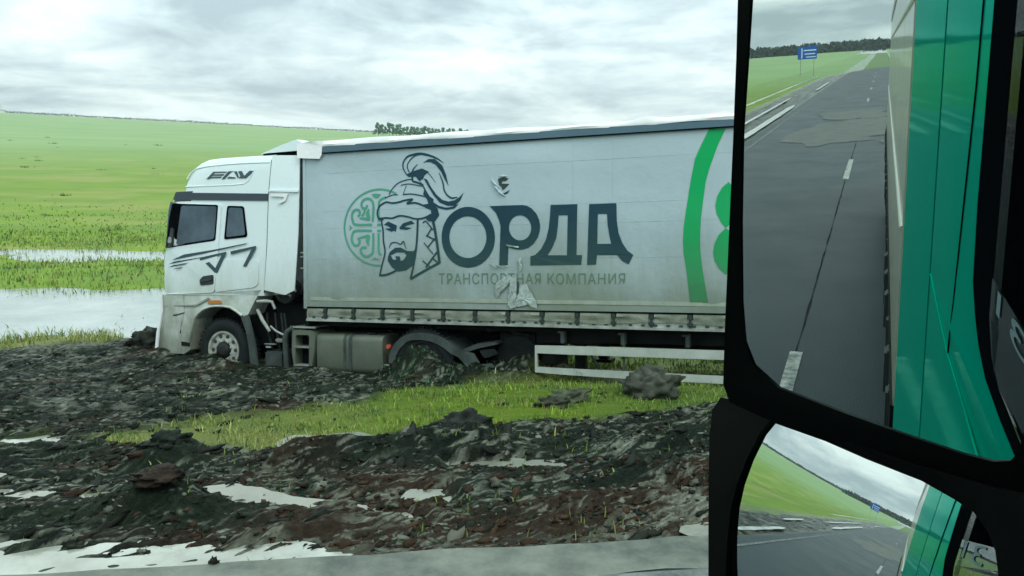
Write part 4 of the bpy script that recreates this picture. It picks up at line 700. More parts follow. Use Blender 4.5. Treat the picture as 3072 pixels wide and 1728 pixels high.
side('wing_step', [(-3.08, 0.20), (-2.35, 0.23), (-2.05, 0.36), (-2.02, 0.335), (-2.33, 0.205), (-3.08, 0.175)], -0.001, 'steel', tr, 0.02)
# pale rim of the arch
q = MB(); lip = ARCH
for i in range(len(lip) - 1): q.tube([(lip[i][0] - 0.02, -0.012, lip[i][1] + 0.02), (lip[i + 1][0] - 0.02, -0.012, lip[i + 1][1] + 0.02)], 0.022, 8)
q.build('arch_lip', 'white_low', tr, TB, smooth=60)
side('marker_lamp', rounded([(-2.05, 0.305), (-1.78, 0.315), (-1.75, 0.255), (-2.06, 0.245)], 0.02), -0.012, 'amber', tr, 0.016)
MB().box(-2.6, -1.0, 0.42, WID - 0.42, -0.5, 0.40).build('engine_bay', 'chassis', tr, TB, smooth=0)
# wheels
def wheel(c, r, w, parent, base, out, name='wheel', hubbed=True, rim='rim'):
    """c = middle of the outer face; out = -1 when the outer face looks to -y."""
    ax = (0, -out, 0); rr = r * 0.60
    t = MB().lathe(c, ax, [(0.02, rr), (0.0, rr + 0.03), (-0.012, r * 0.80), (0.0, r * 0.93), (0.03, r * 0.985), (0.05, r), (w - 0.05, r), (w - 0.02, r * 0.97), (w, r * 0.9), (w, rr)], 44)
    for k in range(44):                                     # tread blocks
        a = 2 * math.pi * k / 44; cy = c[1] - out * w * 0.5; p = (c[0] + math.cos(a) * (r + 0.004), cy, c[2] + math.sin(a) * (r + 0.004)); d = 0.018
        t.box(p[0] - d, p[0] + d, cy - w * 0.44, cy + w * 0.44, p[2] - d, p[2] + d)
    wo = t.build(name, 'tyre', parent, base, smooth=40)
    if not hubbed: return wo
    q = MB().lathe(c, ax, [(0.03, rr + 0.004), (-0.004, rr + 0.008), (0.0, rr - 0.03), (0.035, rr - 0.05), (0.025, rr * 0.60), (0.02, rr * 0.46), (0.06, rr * 0.44)], 40)
    for k in range(10):
        a = 2 * math.pi * k / 10 + 0.3; q.cyl((c[0] + math.cos(a) * rr * 0.52, c[1] - out * 0.02, c[2] + math.sin(a) * rr * 0.52), (0, out, 0), 0.016, 0.03, 6)
    q.build('rim', rim, wo, base, smooth=35)
    h = MB()
    for k in range(10):
        a = 2 * math.pi * k / 10; h.cyl((c[0] + math.cos(a) * rr * 0.745, c[1] - out * 0.026, c[2] + math.sin(a) * rr * 0.745), (0, out, 0), rr * 0.105, 0.006, 12)
    h.build('hand_holes', 'hole', wo, base, smooth=0)
    MB().lathe(c, ax, [(0.06, rr * 0.45), (-0.02, rr * 0.42), (-0.06, rr * 0.30), (-0.075, rr * 0.16), (-0.075, 0.001)], 24).build('hub', 'hub', wo, base)
    return wo
FWC = (-1.80, 0.05, -0.565)
wheel(FWC, 0.545, 0.32, tr, TB, -1); wheel((-1.80, WID - 0.05, -0.565), 0.545, 0.32, tr, TB, 1)
for yy, o_ in ((0.06, -1), (WID - 0.06, 1)):
    wheel((2.13, yy, -0.60), 0.52, 0.28, tr, TB, o_, rim='hub'); wheel((2.13, yy - o_ * 0.33, -0.60), 0.52, 0.28, tr, TB, o_, hubbed=False)
MB().cyl((-1.80, 0.3, -0.56), (0, 1, 0), 0.09, WID - 0.6, 12).cyl((2.13, 0.4, -0.60), (0, 1, 0), 0.13, WID - 0.8, 12).build('axle', 'chassis', tr, TB)
q = MB().box(-2.9, 3.1, 0.83, 0.91, -0.52, -0.22).box(-2.9, 3.1, WID - 0.91, WID - 0.83, -0.52, -0.22)
for s_ in (-0.4, 0.8, 2.0, 3.0): q.box(s_, s_ + 0.12, 0.91, WID - 0.91, -0.48, -0.26)
q.build('chassis_frame', 'chassis', tr, TB, smooth=0)
MB().box(1.55, 2.75, 0.62, WID - 0.62, -0.22, -0.08, 0.03).build('fifth_wheel', 'chassis', tr, TB)
# mudguard flap behind the front wheel
side('mudguard', rounded([(-1.35, 0.02), (-1.21, 0.075), (-1.16, -0.10), (-1.08, -0.40), (-1.02, -0.85), (-1.16, -0.86), (-1.20, -0.45), (-1.25, -0.20)], 0.03), 0.03, 'mudguard', tr, 0.05)
# dark machinery behind the cab
q = MB().lathe((-0.51, 0.32, 0.47), (0, -1, 0), [(0.0, 0.21), (0.22, 0.21), (0.24, 0.19), (0.245, 0.13), (0.22, 0.12), (0.22, 0.06), (0.25, 0.05), (0.25, 0.001)], 26); q.build('air_filter', 'hub', tr, TB)
MB().tube([(-0.68, 0.12, 0.55), (-0.52, 0.08, 0.64), (-0.35, 0.09, 0.60), (-0.30, 0.11, 0.47)], 0.022, 7).tube([(-0.72, 0.1, 0.43), (-0.45, 0.06, 0.44), (-0.36, 0.07, 0.40)], 0.02, 7).build('filter_strap', 'steel', tr, TB)
MB().box(-0.95, 0.02, 0.42, WID - 0.4, -0.35, 0.40, 0.03).box(-0.12, -0.02, 0.10, 0.4, -0.3, 2.1, 0.02).build('gearbox', 'chassis', tr, TB)
q = MB()
for k in range(6): q.tube([(-0.16, 0.14 + 0.05 * k, 0.2 + 0.15 * k), (-0.10, 0.12, 0.75 + 0.22 * k), (-0.05, 0.16 + 0.04 * k, 1.0 + 0.2 * k)], 0.018, 6)
q.tube([(-0.17, 0.10, 0.45), (-0.05, 0.05, 0.62), (-0.03, 0.08, 0.85)], 0.03, 6); q.build('air_hose', 'hub', tr, TB)
q = MB()
for z_ in (1.05, 1.12, 0.86): q.box(-0.15, -0.03, 0.05, 0.08, z_, z_ + 0.02)
q.build('hose_clip', 'steel', tr, TB, smooth=0)
MB().tube([(-1.045, 0.05, 0.16), (-0.93, 0.03, -0.02), (-0.80, 0.05, -0.21)], [0.035, 0.032, 0.028], 8).build('stay_bar', 'steel', tr, TB)
MB().tube([(-1.02, 0.02, 0.30), (-0.80, -0.02, 0.31), (-0.70, 0.0, 0.30), (-0.66, 0.02, 0.18)], [0.03, 0.035, 0.03, 0.025], 8).tube([(-0.78, 0.05, -0.12), (-0.66, 0.04, -0.2), (-0.52, 0.07, -0.27)], 0.018, 7).build('bracket_arm', 'steel', tr, TB)
q = MB()
for k, (a, b) in enumerate([(-0.95, -0.42), (-0.78, -0.52), (-0.66, -0.40), (-0.60, -0.60)]): q.tube([(a, 0.18, 0.1), (a + 0.05, 0.12 + 0.02 * k, -0.2), (a + 0.12, 0.2, b - 0.2)], 0.02, 6)
q.build('air_hose', 'hub', tr, TB)
MB().box(-0.98, -0.58, 0.12, 0.6, -0.84, -0.56, 0.03).build('battery_tray', 'mudguard', tr, TB)
MB().box(-0.93, -0.83, 0.10, 0.13, -0.5, -0.47).box(-0.73, -0.56, 0.09, 0.16, -0.40, -0.33, 0.02).box(-0.95, -0.72, 0.09, 0.13, -0.44, -0.425).build('valve_block', 'steel', tr, TB, smooth=0)
# step box, its two openings, and the steel tank in two strapped lengths
step = MB().prism(rounded([(-0.30, -0.165), (0.085, -0.172), (0.158, -0.25), (0.125, -0.55), (0.07, -0.83), (-0.27, -0.84), (-0.315, -0.55)], 0.05), 0.0, 0.62, holes=[rounded([(-0.232, -0.25), (0.04, -0.243), (0.036, -0.43), (-0.238, -0.435)], 0.04), rounded([(-0.24, -0.475), (0.034, -0.47), (0.026, -0.75), (-0.248, -0.758)], 0.04)])
so = step.build('step_box', 'tank', tr, TB, smooth=30)
MB().box(-0.28, 0.07, 0.20, 0.24, -0.80, -0.20).build('step_back', 'chassis', so, TB, smooth=0)
MB().box(-0.25, 0.045, -0.03, 0.14, -0.46, -0.44, 0.006).build('tread', 'steel', so, TB); MB().box(-0.26, 0.035, -0.03, 0.14, -0.765, -0.745, 0.006).build('tread', 'steel', so, TB)
MB().tube([(-0.30, 0.02, -0.14), (-0.42, 0.03, -0.20), (-0.47, 0.03, -0.30), (-0.465, 0.05, -0.83)], 0.045, 8).build('exhaust_guard', 'mudguard', tr, TB)
q = MB()
for k in range(4): q.box(-0.32 + 0.12 * k, -0.26 + 0.12 * k, 0.05, 0.75, -0.13, -0.11)
q.box(-0.36, 0.14, 0.03, 0.07, -0.135, -0.105); q.build('catwalk', 'steel', tr, TB, smooth=0)
def tank(a, b, name):
    P = rounded([(0.02, -0.22), (0.60, -0.22), (0.60, -0.86), (0.02, -0.86)], 0.11, 5); mb = MB(); n = len(P)
    for s_, k in ((a, 0.965), (a + 0.02, 1), (b - 0.02, 1), (b, 0.965)): mb.v += [(s_, 0.31 + (p[0] - 0.31) * k, -0.54 + (p[1] + 0.54) * k) for p in P]
    for i in range(3):
        for k in range(n): mb.f.append((i*n + k, i*n + (k+1) % n, (i+1)*n + (k+1) % n, (i+1)*n + k))
    mb.f += [tuple(range(n))[::-1], tuple(3*n + k for k in range(n))]; return mb.build(name, 'tank', tr, TB, smooth=45)
t1 = tank(0.165, 0.80, 'fuel_tank'); t2 = tank(0.80, 1.42, 'fuel_tank')
for s_ in (0.70, 0.80):
    P = rounded([(0.008, -0.205), (0.61, -0.205), (0.61, -0.875), (0.008, -0.875)], 0.12, 5); mb = MB(); n = len(P); mb.v = [(s_ + d, p[0], p[1]) for d in (0, 0.05) for p in P]; mb.f = [(k, (k+1) % n, n + (k+1) % n, n + k) for k in range(n)]; mb.build('tank_strap', 'mudguard', t1, TB, smooth=45)
MB().cyl((1.18, 0.16, -0.235), (0, 0, 1), 0.06, 0.05, 14).build('filler_cap', 'hub', t2, TB)
# rear wing over the drive wheels
fo = [(1.505, -0.93), (1.542, -0.52), (1.59, -0.41), (1.654, -0.325), (1.74, -0.25), (1.841, -0.196), (1.95, -0.166), (2.071, -0.152), (2.22, -0.155), (2.371, -0.178), (2.50, -0.225), (2.591, -0.281), (2.737, -0.395), (2.80, -0.44)]
fi = [(2.66, -0.485), (2.633, -0.465), (2.517, -0.376), (2.41, -0.325), (2.295, -0.285), (2.13, -0.262), (1.993, -0.266), (1.90, -0.287), (1.84, -0.319), (1.73, -0.42), (1.651, -0.557), (1.60, -0.70), (1.568, -0.93)]
MB().prism(fo + fi, 0.03, 0.10).build('rear_wing', 'mudguard', tr, TB, smooth=25)
q = MB(); m = min(len(fo), len(fi)); fir = fi[::-1]
for k in range(len(fo) - 1): q.add([(fo[k][0], 0.10, fo[k][1]), (fo[k+1][0], 0.10, fo[k+1][1]), (fo[k+1][0], 0.72, fo[k+1][1]), (fo[k][0], 0.72, fo[k][1])], [(0, 1, 2, 3)])
q.build('wing_top', 'mudguard', tr, TB, smooth=40)
MB().prism([(2.60, -0.43), (2.75, -0.40), (2.996, -0.452), (3.09, -0.593), (2.955, -0.67), (2.87, -0.61), (2.78, -0.52)], 0.02, 0.12).build('rear_wing_end', 'mudguard', tr, TB, smooth=0)
MB().prism([(2.80, -0.40), (3.05, -0.30), (3.35, -0.26), (3.38, -0.30), (3.08, -0.37), (2.90, -0.43)], 0.1, 0.5).build('wing_bracket', 'mudguard', tr, TB, smooth=0)
MB().prism(rounded([(3.10, -0.40), (3.33, -0.37), (3.40, -0.45), (3.18, -0.52)], 0.03), 0.08, 0.14).build('tail_lamp', 'hub', tr, TB, smooth=0)
MB().prism([(3.10, -0.62), (3.30, -0.59), (3.36, -0.66), (3.18, -0.71)], 0.04, 0.10).build('wing_stay', 'mudguard', tr, TB, smooth=0)
MB().cyl((1.545, 0.04, -0.385), (0, -1, 0), 0.035, 0.05, 14).build('side_lamp', 'red', tr, TB)
q = MB(); q.tube([(2.9, 0.5, 0.0), (3.2, 0.2, -0.1), (3.5, 0.3, -0.06), (3.62, 0.25, -0.14), (3.9, 0.5, -0.2)], 0.03, 7); q.build('air_hose', 'hub', tr, TB)

# ------------------------------------------------------------------ the stuck lorry's curtain-sided trailer
RB = (6.8, 1.25, -1.13); LEN = 13.62
tl = truck_root('trailer', RB, 'grey curtain sided trailer printed with a helmeted warrior and a green company logo', 'trailer')
flat = lambda s, z: 0.0
def tside(name, pts, y, m, parent=tl, th=0.006, holes=(), f=flat): return MB().prism(pts, y - th, y, f, holes).build(name, m, parent, RB, smooth=0)
# side curtain: a gently billowing sheet between top rail and hem
def bil(s, z):
    k = max(0.0, min(1.0, (z - 0.24) / 0.3)) * max(0.0, min(1.0, (2.74 - z) / 0.3)); e_ = max(0.0, min(1.0, (s - 0.02) / 0.5))
    return -k * e_ * (0.016 * math.sin(s * 1.15 + 0.4) * math.sin(z * 1.5 + s * 0.3) + 0.009 * math.sin(s * 2.9 + z) + 0.004 * math.sin(s * 11.64 + 0.6) * max(0.0, 1 - (z - 0.24) / 1.3) + 0.004 * math.sin(z * 7.0 + 0.6 * s))
def curtain(y, sgn, name):
    q = MB(); nx, nz = 130, 34; 
    for j in range(nz + 1):
        for i in range(nx + 1):
            s_, z_ = LEN * i / nx, 0.225 + (2.765 - 0.225) * j / nz; q.v.append((s_, y + sgn * bil(s_, z_), z_))
    for j in range(nz):
        for i in range(nx): a = j * (nx + 1) + i; q.f.append((a, a + 1, a + nx + 2, a + nx + 1))
    return q.build(name, 'curtain', tl, RB, smooth=80)
cu = curtain(0.0, 1, 'side_curtain'); curtain(WID, -1, 'side_curtain')
art = lambda s, z: bil(s, z)
def subdiv(o, cuts=0):
    return o
for L_ in LETTERS: MB().prism(finer(L_[0], 0.15), -0.007, -0.004, art, [finer(h, 0.15) for h in L_[1:]]).build('letter', 'print_dark', cu, RB, smooth=0)
q = MB()
for p in HEAD_P: q.prism(p, -0.007, -0.004, art)
q.prism(BEARD[0], -0.007, -0.004, art, [BEARD[1]])
for k, st in enumerate(HEAD_S): q.stroke(st, -0.0072 - 0.00005 * k, art)
q.build('warrior_emblem', 'print_dark', cu, RB, smooth=0)
q = MB()
for p in ORN_P: q.prism(p, -0.006, -0.003, art)
for k, st in enumerate(ORN_S): q.stroke(st, -0.0062 - 0.00005 * k, art)
q.build('round_ornament', 'print_green', cu, RB, smooth=0)
MB().prism(ARC, -0.006, -0.003, art).build('green_arc', 'print_bright', cu, RB, smooth=0)
for p in LOBES: MB().prism(p, -0.006, -0.003, art).build('green_lobe', 'print_bright', cu, RB, smooth=0)
# the mirrored rest of the round green sign and a second word further back on the curtain
MB().prism([(15.3 - p[0], p[1]) for p in ARC], -0.006, -0.003, art).build('green_arc', 'print_bright', cu, RB, smooth=0)
fc = bpy.data.curves.new('slogan', 'FONT'); fc.body = 'ТРАНСПОРТНАЯ КОМПАНИЯ'; fc.space_character = 1.12; to = bpy.data.objects.new('slogan_text', fc); COL.objects.link(to)
bpy.context.view_layer.update(); me = bpy.data.meshes.new_from_object(to.evaluated_get(bpy.context.evaluated_depsgraph_get())); bpy.data.objects.remove(to)
co = np.array([v.co[:] for v in me.vertices]); lo, hi = co.min(0), co.max(0); s0, s1, zb, zb2, zt, zt2 = SLOGAN
u_ = (co[:, 0] - lo[0]) / (hi[0] - lo[0]); v_ = (co[:, 1] - lo[1]) / (hi[1] - lo[1]); X = s0 + (s1 - s0) * u_; Z = (zb + (zb2 - zb) * u_) * (1 - v_) + (zt + (zt2 - zt) * u_) * v_
for i, v in enumerate(me.vertices): v.co = (X[i] - RB[0], -0.006 + bil(X[i], Z[i]) - RB[1], Z[i] - RB[2])
me.materials.clear(); me.materials.append(MT['print_slogan']); me.name = 'slogan'; link('slogan', me, cu)
# hem: reflective strip, dark fold, loose hem flaps between the buckles, buckles
tside('reflective_strip', [(0.087, 0.393), (LEN, 0.400), (LEN, 0.345), (0.086, 0.336)], -0.004, 'reflector', cu, 0.004)
tside('curtain_fold', [(0.02, 0.233), (LEN, 0.260), (LEN, 0.238), (0.02, 0.210)], -0.006, 'seal', cu, 0.012)
for k in range(26):
    s_ = -0.16 + 0.540 * k; a, b = max(0.03, s_ + 0.04), min(LEN, s_ + 0.50); zt = 0.205 + 0.002 * k; j = rnd.uniform(-0.012, 0.012); q = MB(); nseg = 6
    for i in range(nseg + 1):
        t = i / nseg; w_ = 0.010 * math.sin(t * 5 + k); 
        for (z_, y_) in ((zt, -0.006), (zt - 0.05, -0.022 + w_), (zt - 0.085 + j, -0.010 - w_), (0.080 + j + 0.012 * math.sin(t * 3.1 + k * 1.7), -0.014)): q.v.append((a + (b - a) * t, y_, z_))
    for i in range(nseg):
        for m_ in range(3): q.f.append((4*i + m_, 4*i + 4 + m_, 4*i + 5 + m_, 4*i + 1 + m_))
    q.build('hem_flap', 'valance', tl, RB, smooth=60)
    if s_ > 0.1:
        bk = MB().box(s_ - 0.030, s_ + 0.030, -0.034, -0.004, 0.145, 0.215, 0.008).box(s_ - 0.018, s_ + 0.018, -0.026, -0.004, 0.03, 0.16).box(s_ - 0.040, s_ + 0.035, -0.036, -0.006, 0.055, 0.105, 0.008).build('buckle', 'strap', tl, RB)
# bottom rail with lashing holes, top rail, roof
MB().box(0.0, LEN, 0.004, 0.12, 0.0, 0.15).box(0.0, LEN, -0.022, 0.02, -0.006, 0.030).build('bottom_rail', 'alu', tl, RB, smooth=0)
MB().box(0.0, LEN, WID - 0.12, WID - 0.004, 0.0, 0.15).build('bottom_rail', 'alu', tl, RB, smooth=0)
q = MB(); hz = 0.055
for k in range(76):
    s_ = 0.14 + 0.178 * k
    if (k % 3) != 2 or rnd.random() < 0.5: q.prism(rounded([(s_ - 0.028, hz + 0.016), (s_ + 0.028, hz + 0.016), (s_ + 0.028, hz - 0.014), (s_ - 0.028, hz - 0.014)], 0.012, 3), -0.004, 0.003)
q.build('lashing_holes', 'hole', tl, RB, smooth=0)
def wob(s): return 0.010 * math.sin(s * 2.3) + 0.008 * math.sin(s * 5.1 + 1)
top = [(0.39, 2.857)] + [(s_, 2.857 + (0.02 if 2.2 < s_ < 2.6 else 0) * 0 + 0.006 * math.sin(s_ * 1.7)) for s_ in np.arange(0.8, LEN, 0.4)] + [(LEN, 2.857)]
tside('top_rail', top + [(LEN, 2.752), (0.385, 2.743)], -0.012, 'blue_rail', tl, 0.02)
tside('rail_shadow_gap', [(0.385, 2.757), (LEN, 2.766), (LEN, 2.748), (0.385, 2.739)], -0.030, 'seal', tl, 0.008)
MB().box(0.0, LEN, WID - 0.02, WID + 0.012, 2.74, 2.86).build('top_rail', 'blue_rail', tl, RB, smooth=0)
q = MB(); nx = 136; YY = [-0.030, -0.038, 0.0, 0.14, 0.5, 1.25, 2.0, WID - 0.1, WID + 0.02]
for i in range(nx + 1):
    s_ = LEN * i / nx; sag = 0.030 * abs(math.sin(s_ * 1.35 + 0.3))**0.5 * 0.9
    pk = 0.05 * math.exp(-((s_ - 5.72) / 0.16)**2); zt = 2.955 + wob(s_) * 0.7 + pk + 0.012 * math.sin(s_ * 0.9)
    ZZ = [2.852 + 0.012 * math.sin(s_ * 3.7) * math.sin(s_ * 0.8) - 0.02 * math.exp(-((s_ - 2.4) / 0.4)**2) * 0, 2.885 + wob(s_ * 1.3) * 0.5, zt - 0.015, zt, 2.97 - sag, 2.97 - sag, 2.97 - sag, zt, 2.87]
    q.v += [(s_, YY[k] + (0.006 * math.sin(s_ * 6 + k) if k < 3 else 0), ZZ[k]) for k in range(9)]
for i in range(nx):
    for k in range(8): q.f.append((9*i + k, 9*i + 9 + k, 9*i + 10 + k, 9*i + 1 + k))
q.build('roof', 'roof_tarp', tl, RB, smooth=50)
# headboard, loose white corner flap, rear doors
MB().box(0.0, 0.06, 0.01, WID - 0.01, 0.0, 2.93).build('headboard', 'curtain', tl, RB, smooth=0)
MB().prism([(-0.02, 2.70), (-0.035, 1.43), (-0.05, 0.20), (0.03, 0.20), (0.03, 2.70)], -0.010, 0.0).build('corner_post', 'curtain', tl, RB, smooth=0)
q = MB(); fl = [(-0.105, 2.925), (0.12, 2.945), (0.40, 2.95), (0.385, 2.86), (0.372, 2.72), (0.34, 2.655), (0.12, 2.67), (-0.095, 2.69)]
q.prism(finer(fl, 0.08), -0.052, -0.034, lambda s, z: 0.012 * math.sin(s * 14 + z * 5)); q.build('corner_flap', 'roof_tarp', tl, RB, smooth=50)
for k in range(2):
    d_ = MB().box(LEN, LEN + 0.05, 0.02 + 1.24 * k, 1.23 + 1.24 * k, 0.0, 2.86, 0.01).build('rear_door', 'white_low', tl, RB); MB().tube([(LEN + 0.07, 0.9 + 0.7 * k, 0.1), (LEN + 0.07, 0.9 + 0.7 * k, 2.75)], 0.015, 6).build('lock_rod', 'steel', d_, RB)
# the tear in the curtain and the patched, shredded place lower down
tside('tear', [(3.47, 2.20), (3.56, 2.225), (3.645, 2.20), (3.60, 2.165), (3.545, 2.165), (3.53, 2.13), (3.655, 2.12), (3.58, 2.05), (3.545, 2.03), (3.53, 2.075), (3.49, 2.11)], -0.002, 'hole', cu, 0.006, f=art)
tside('tear', [(3.525, 1.985), (3.58, 1.99), (3.66, 2.03), (3.63, 1.985), (3.56, 1.955)], -0.002, 'hole', cu, 0.006, f=art)
q = MB()
for (a, b, c, d) in ((3.36, 2.21, 3.50, 2.06), (3.40, 2.13, 3.52, 1.99), (3.44, 2.06, 3.60, 1.93), (3.50, 2.24, 3.62, 2.235)): q.tube([(a, bil(a, b) - 0.004, b), ((a + c) / 2 - 0.01, bil(a, b) - 0.022, (b + d) / 2), (c, bil(c, d) - 0.004, d)], [0.006, 0.022, 0.005], 7)
q.build('tear_lip', 'curtain', cu, RB, smooth=60)
def rag(name, pts, y, seed):
    r = np.random.RandomState(seed); q = MB(); P = finer(pts, 0.035); cxm = sum(p[0] for p in P) / len(P); czm = sum(p[1] for p in P) / len(P); rings = 4
    for j in range(rings):
        k = 1 - j / rings
        for p in P: q.v.append((cxm + (p[0] - cxm) * k + r.normal() * 0.004, y - 0.004 - (0.014 * r.rand() if j else 0.004), czm + (p[1] - czm) * k + r.normal() * 0.004))
    q.v.append((cxm, y - 0.02, czm)); n = len(P)
    for j in range(rings - 1):
        for i in range(n): q.f.append((j*n + i, j*n + (i+1) % n, (j+1)*n + (i+1) % n, (j+1)*n + i))
    for i in range(n): q.f.append(((rings-1)*n + i, (rings-1)*n + (i+1) % n, rings*n))
    return q.build(name, 'torn', cu, RB, smooth=25)
rag('torn_film', [(3.42, 0.64), (3.50, 0.70), (3.60, 0.75), (3.69, 0.74), (3.66, 0.66), (3.58, 0.58), (3.50, 0.50), (3.44, 0.40), (3.41, 0.50)], -0.004, 1)
rag('torn_film', [(3.66, 0.70), (3.76, 0.74), (3.76, 0.45), (3.70, 0.30), (3.61, 0.30), (3.63, 0.45)], -0.010, 2)
rag('torn_film', [(3.82, 0.62), (3.92, 0.64), (3.96, 0.55), (4.06, 0.40), (4.09, 0.27), (4.00, 0.29), (3.95, 0.33), (3.66, 0.26), (3.64, 0.32), (3.74, 0.39), (3.79, 0.50)], -0.016, 3)
rag('torn_film', [(3.78, 1.00), (3.84, 1.02), (3.845, 0.86), (3.81, 0.80), (3.795, 0.88)], -0.006, 4)
rag('torn_film', [(3.30, 0.92), (3.42, 0.905), (3.62, 0.90), (3.63, 0.885), (3.42, 0.87)], -0.005, 5)
rag('torn_film', [(3.60, 1.22), (3.78, 1.19), (3.80, 1.165), (3.70, 1.18), (3.60, 1.19)], -0.005, 6)
tside('tear', [(3.765, 0.66), (3.80, 0.665), (3.80, 0.50), (3.775, 0.46)], -0.022, 'hole', cu, 0.004)
# long faint creases welded across the curtain
q = MB()
for z_ in (2.42, 1.80, 1.52, 1.02): q.tube([(s_, bil(s_, z_) - 0.001, z_ + 0.006 * math.sin(s_)) for s_ in np.arange(0.1, LEN, 0.35)], 0.0018, 5)
for s_ in (4.62, 5.2, 8.4, 10.9): q.tube([(s_ + 0.01 * z_, bil(s_, z_) - 0.001, z_) for z_ in np.arange(0.42, 2.74, 0.16)], 0.0018, 5)
q.build('weld_seam', 'curtain', cu, RB, smooth=60)
# underside: floor, main beams, brackets, landing legs, toolbox, side guard
MB().box(0.02, LEN, 0.12, WID - 0.12, 0.02, 0.14).build('floor', 'chassis', tl, RB, smooth=0)
for y_ in (0.70, WID - 0.82): MB().prism([(1.2, 0.02), (LEN - 0.1, 0.02), (LEN - 0.1, -0.34), (4.4, -0.34), (3.6, -0.12), (1.2, -0.10)], y_, y_ + 0.12).build('main_beam', 'chassis', tl, RB, smooth=0)
MB().prism([(3.95, 0.0), (LEN - 0.5, 0.0), (LEN - 0.5, -0.235), (6.0, -0.235), (5.0, -0.25), (4.9, -0.27), (3.96, -0.28)], 0.30, 0.34).build('side_panel', 'chassis', tl, RB, smooth=0)
for s_ in (4.42, 5.33, 6.25, 7.15): MB().box(s_ - 0.02, s_ + 0.045, 0.10, 0.24, -0.255, -0.07, 0.012).box(s_ - 0.06, s_ + 0.02, 0.10, 0.16, -0.10, -0.075).build('guard_bracket', 'mudguard', tl, RB)
gp = MB().prism([(4.03, -0.285), (4.45, -0.278), (6.787, -0.264), (9.2, -0.25), (9.2, -0.375), (6.787, -0.392), (4.45, -0.402), (4.03, -0.40)], 0.02, 0.06).build('guard_plank', 'guard', tl, RB, smooth=0)
MB().prism([(4.03, -0.605), (4.5, -0.61), (6.787, -0.616), (9.2, -0.62), (9.2, -0.725), (6.787, -0.722), (5.2, -0.715), (4.62, -0.705), (4.25, -0.695), (4.03, -0.685)], 0.02, 0.06).build('guard_plank', 'guard', tl, RB, smooth=0)
MB().box(4.03, 4.065, 0.018, 0.07, -0.62, -0.38).build('guard_post', 'guard', tl, RB, smooth=0)
MB().prism([(4.66, -0.60), (4.70, -0.64), (4.78, -0.66), (4.74, -0.705), (4.68, -0.70)], 0.008, 0.02).build('guard_dent', 'torn', tl, RB, smooth=0)
for s_ in (5.35, 8.0): MB().box(s_, s_ + 0.03, 0.06, 0.10, -0.66, -0.25).build('guard_stay', 'mudguard', tl, RB, smooth=0)
MB().tube([(4.82, 0.20, -0.38), (4.98, 0.25, -0.66)], 0.02, 7).build('leg_brace', 'strap', tl, RB)
for y_ in (0.5, WID - 0.66): lg = MB().box(4.50, 4.66, y_, y_ + 0.16, -0.70, 0.02, 0.02).box(4.42, 4.74, y_ - 0.08, y_ + 0.24, -0.74, -0.69, 0.01).build('landing_leg', 'chassis', tl, RB)
MB().box(4.08, 4.32, 0.2, 0.7, -0.60, -0.30, 0.03).build('tool_box', 'chassis', tl, RB)
MB().box(0.10, 4.40, 0.20, WID - 0.20, -0.10, 0.018).build('front_subframe', 'chassis', tl, RB, smooth=0)
MB().box(3.30, 3.96, 0.38, 0.95, -0.95, -0.11, 0.05).box(3.40, 3.90, 1.5, 2.1, -0.9, -0.11, 0.05).build('spare_wheel_box', 'chassis', tl, RB)
MB().lathe((3.62, 0.36, -0.50), (0, 1, 0), [(0.02, 0.001), (0.0, 0.12), (-0.02, 0.24), (0.0, 0.33), (0.06, 0.36), (0.1, 0.36)], 28).build('spare_wheel', 'tyre', tl, RB)
for k in range(3):
    for yy, o_ in ((0.05, -1), (WID - 0.05, 1)): wheel((9.85 + 1.31 * k, yy, -0.62), 0.51, 0.36, tl, RB, o_)
q = MB()
for k in range(3): q.cyl((9.85 + 1.31 * k, 0.3, -0.6), (0, 1, 0), 0.08, WID - 0.6, 10)
q.build('axle', 'chassis', tl, RB)
MB().box(LEN - 0.1, LEN, 0.1, WID - 0.1, -0.62, -0.48, 0.02).build('rear_bumper', 'guard', tl, RB)

for o in COL.objects:
    if o.name.split('.')[0] in ('axle', 'hand_holes', 'lashing_holes', 'weld_seam', 'slogan', 'round_ornament', 'warrior_emblem', 'tear_lip', 'air_hose', 'bracket_arm', 'filter_strap', 'hose_clip', 'valve_block'): o['kind'] = 'stuff'

# ------------------------------------------------------------------ the green lorry the camera rides in, seen in its own mirrors
own = bpy.data.objects.new('truck', None); COL.objects.link(own); own.location = (-0.8, -0.8, 0.0)
tag(own, 'glossy green lorry cab carrying the two black framed mirrors', 'truck'); OB = (-0.8, -0.8, 0.0)
OX, OY = [-1.95, -1.2, -0.52, 0.6, 1.2], [0.512, 0.466, 0.437, 0.405, 0.36]
def yo(x, z=0): return float(np.interp(x, OX, OY)) - 0.10 * max(0.0, (z - 3.1) / 0.6)**2
def oside(name, pts, y0, y1, m, parent=own, holes=(), step=0.15):
    return MB().prism(finer(pts, step), y0, y1, lambda a, b: yo(a, b), [finer(h, step) for h in holes]).build(name, m, parent, OB, smooth=0)
HOLE = [(-0.50, 3.20), (0.66, 3.16), (0.86, 2.60), (0.90, 2.14), (0.45, 2.145), (0.0, 2.152), (-0.13, 2.150), (-0.29, 2.156), (-0.38, 2.180), (-0.44, 2.211), (-0.50, 2.26), (-0.52, 2.40)]
oside('side_panel', [(-1.18, 1.15), (1.1, 1.15), (1.15, 2.0), (1.05, 2.6), (0.85, 3.3), (0.5, 3.75), (-1.18, 3.78)], -0.045, 0.0, 'green_paint', holes=[HOLE])
oside('rear_side_panel', [(-1.93, 1.15), (-1.21, 1.15), (-1.21, 3.80), (-1.93, 3.80)], -0.045, 0.0, 'green_paint')
oside('panel_gap', [(-1.215, 1.15), (-1.175, 1.15), (-1.175, 3.79), (-1.215, 3.79)], -0.05, -0.012, 'seal')
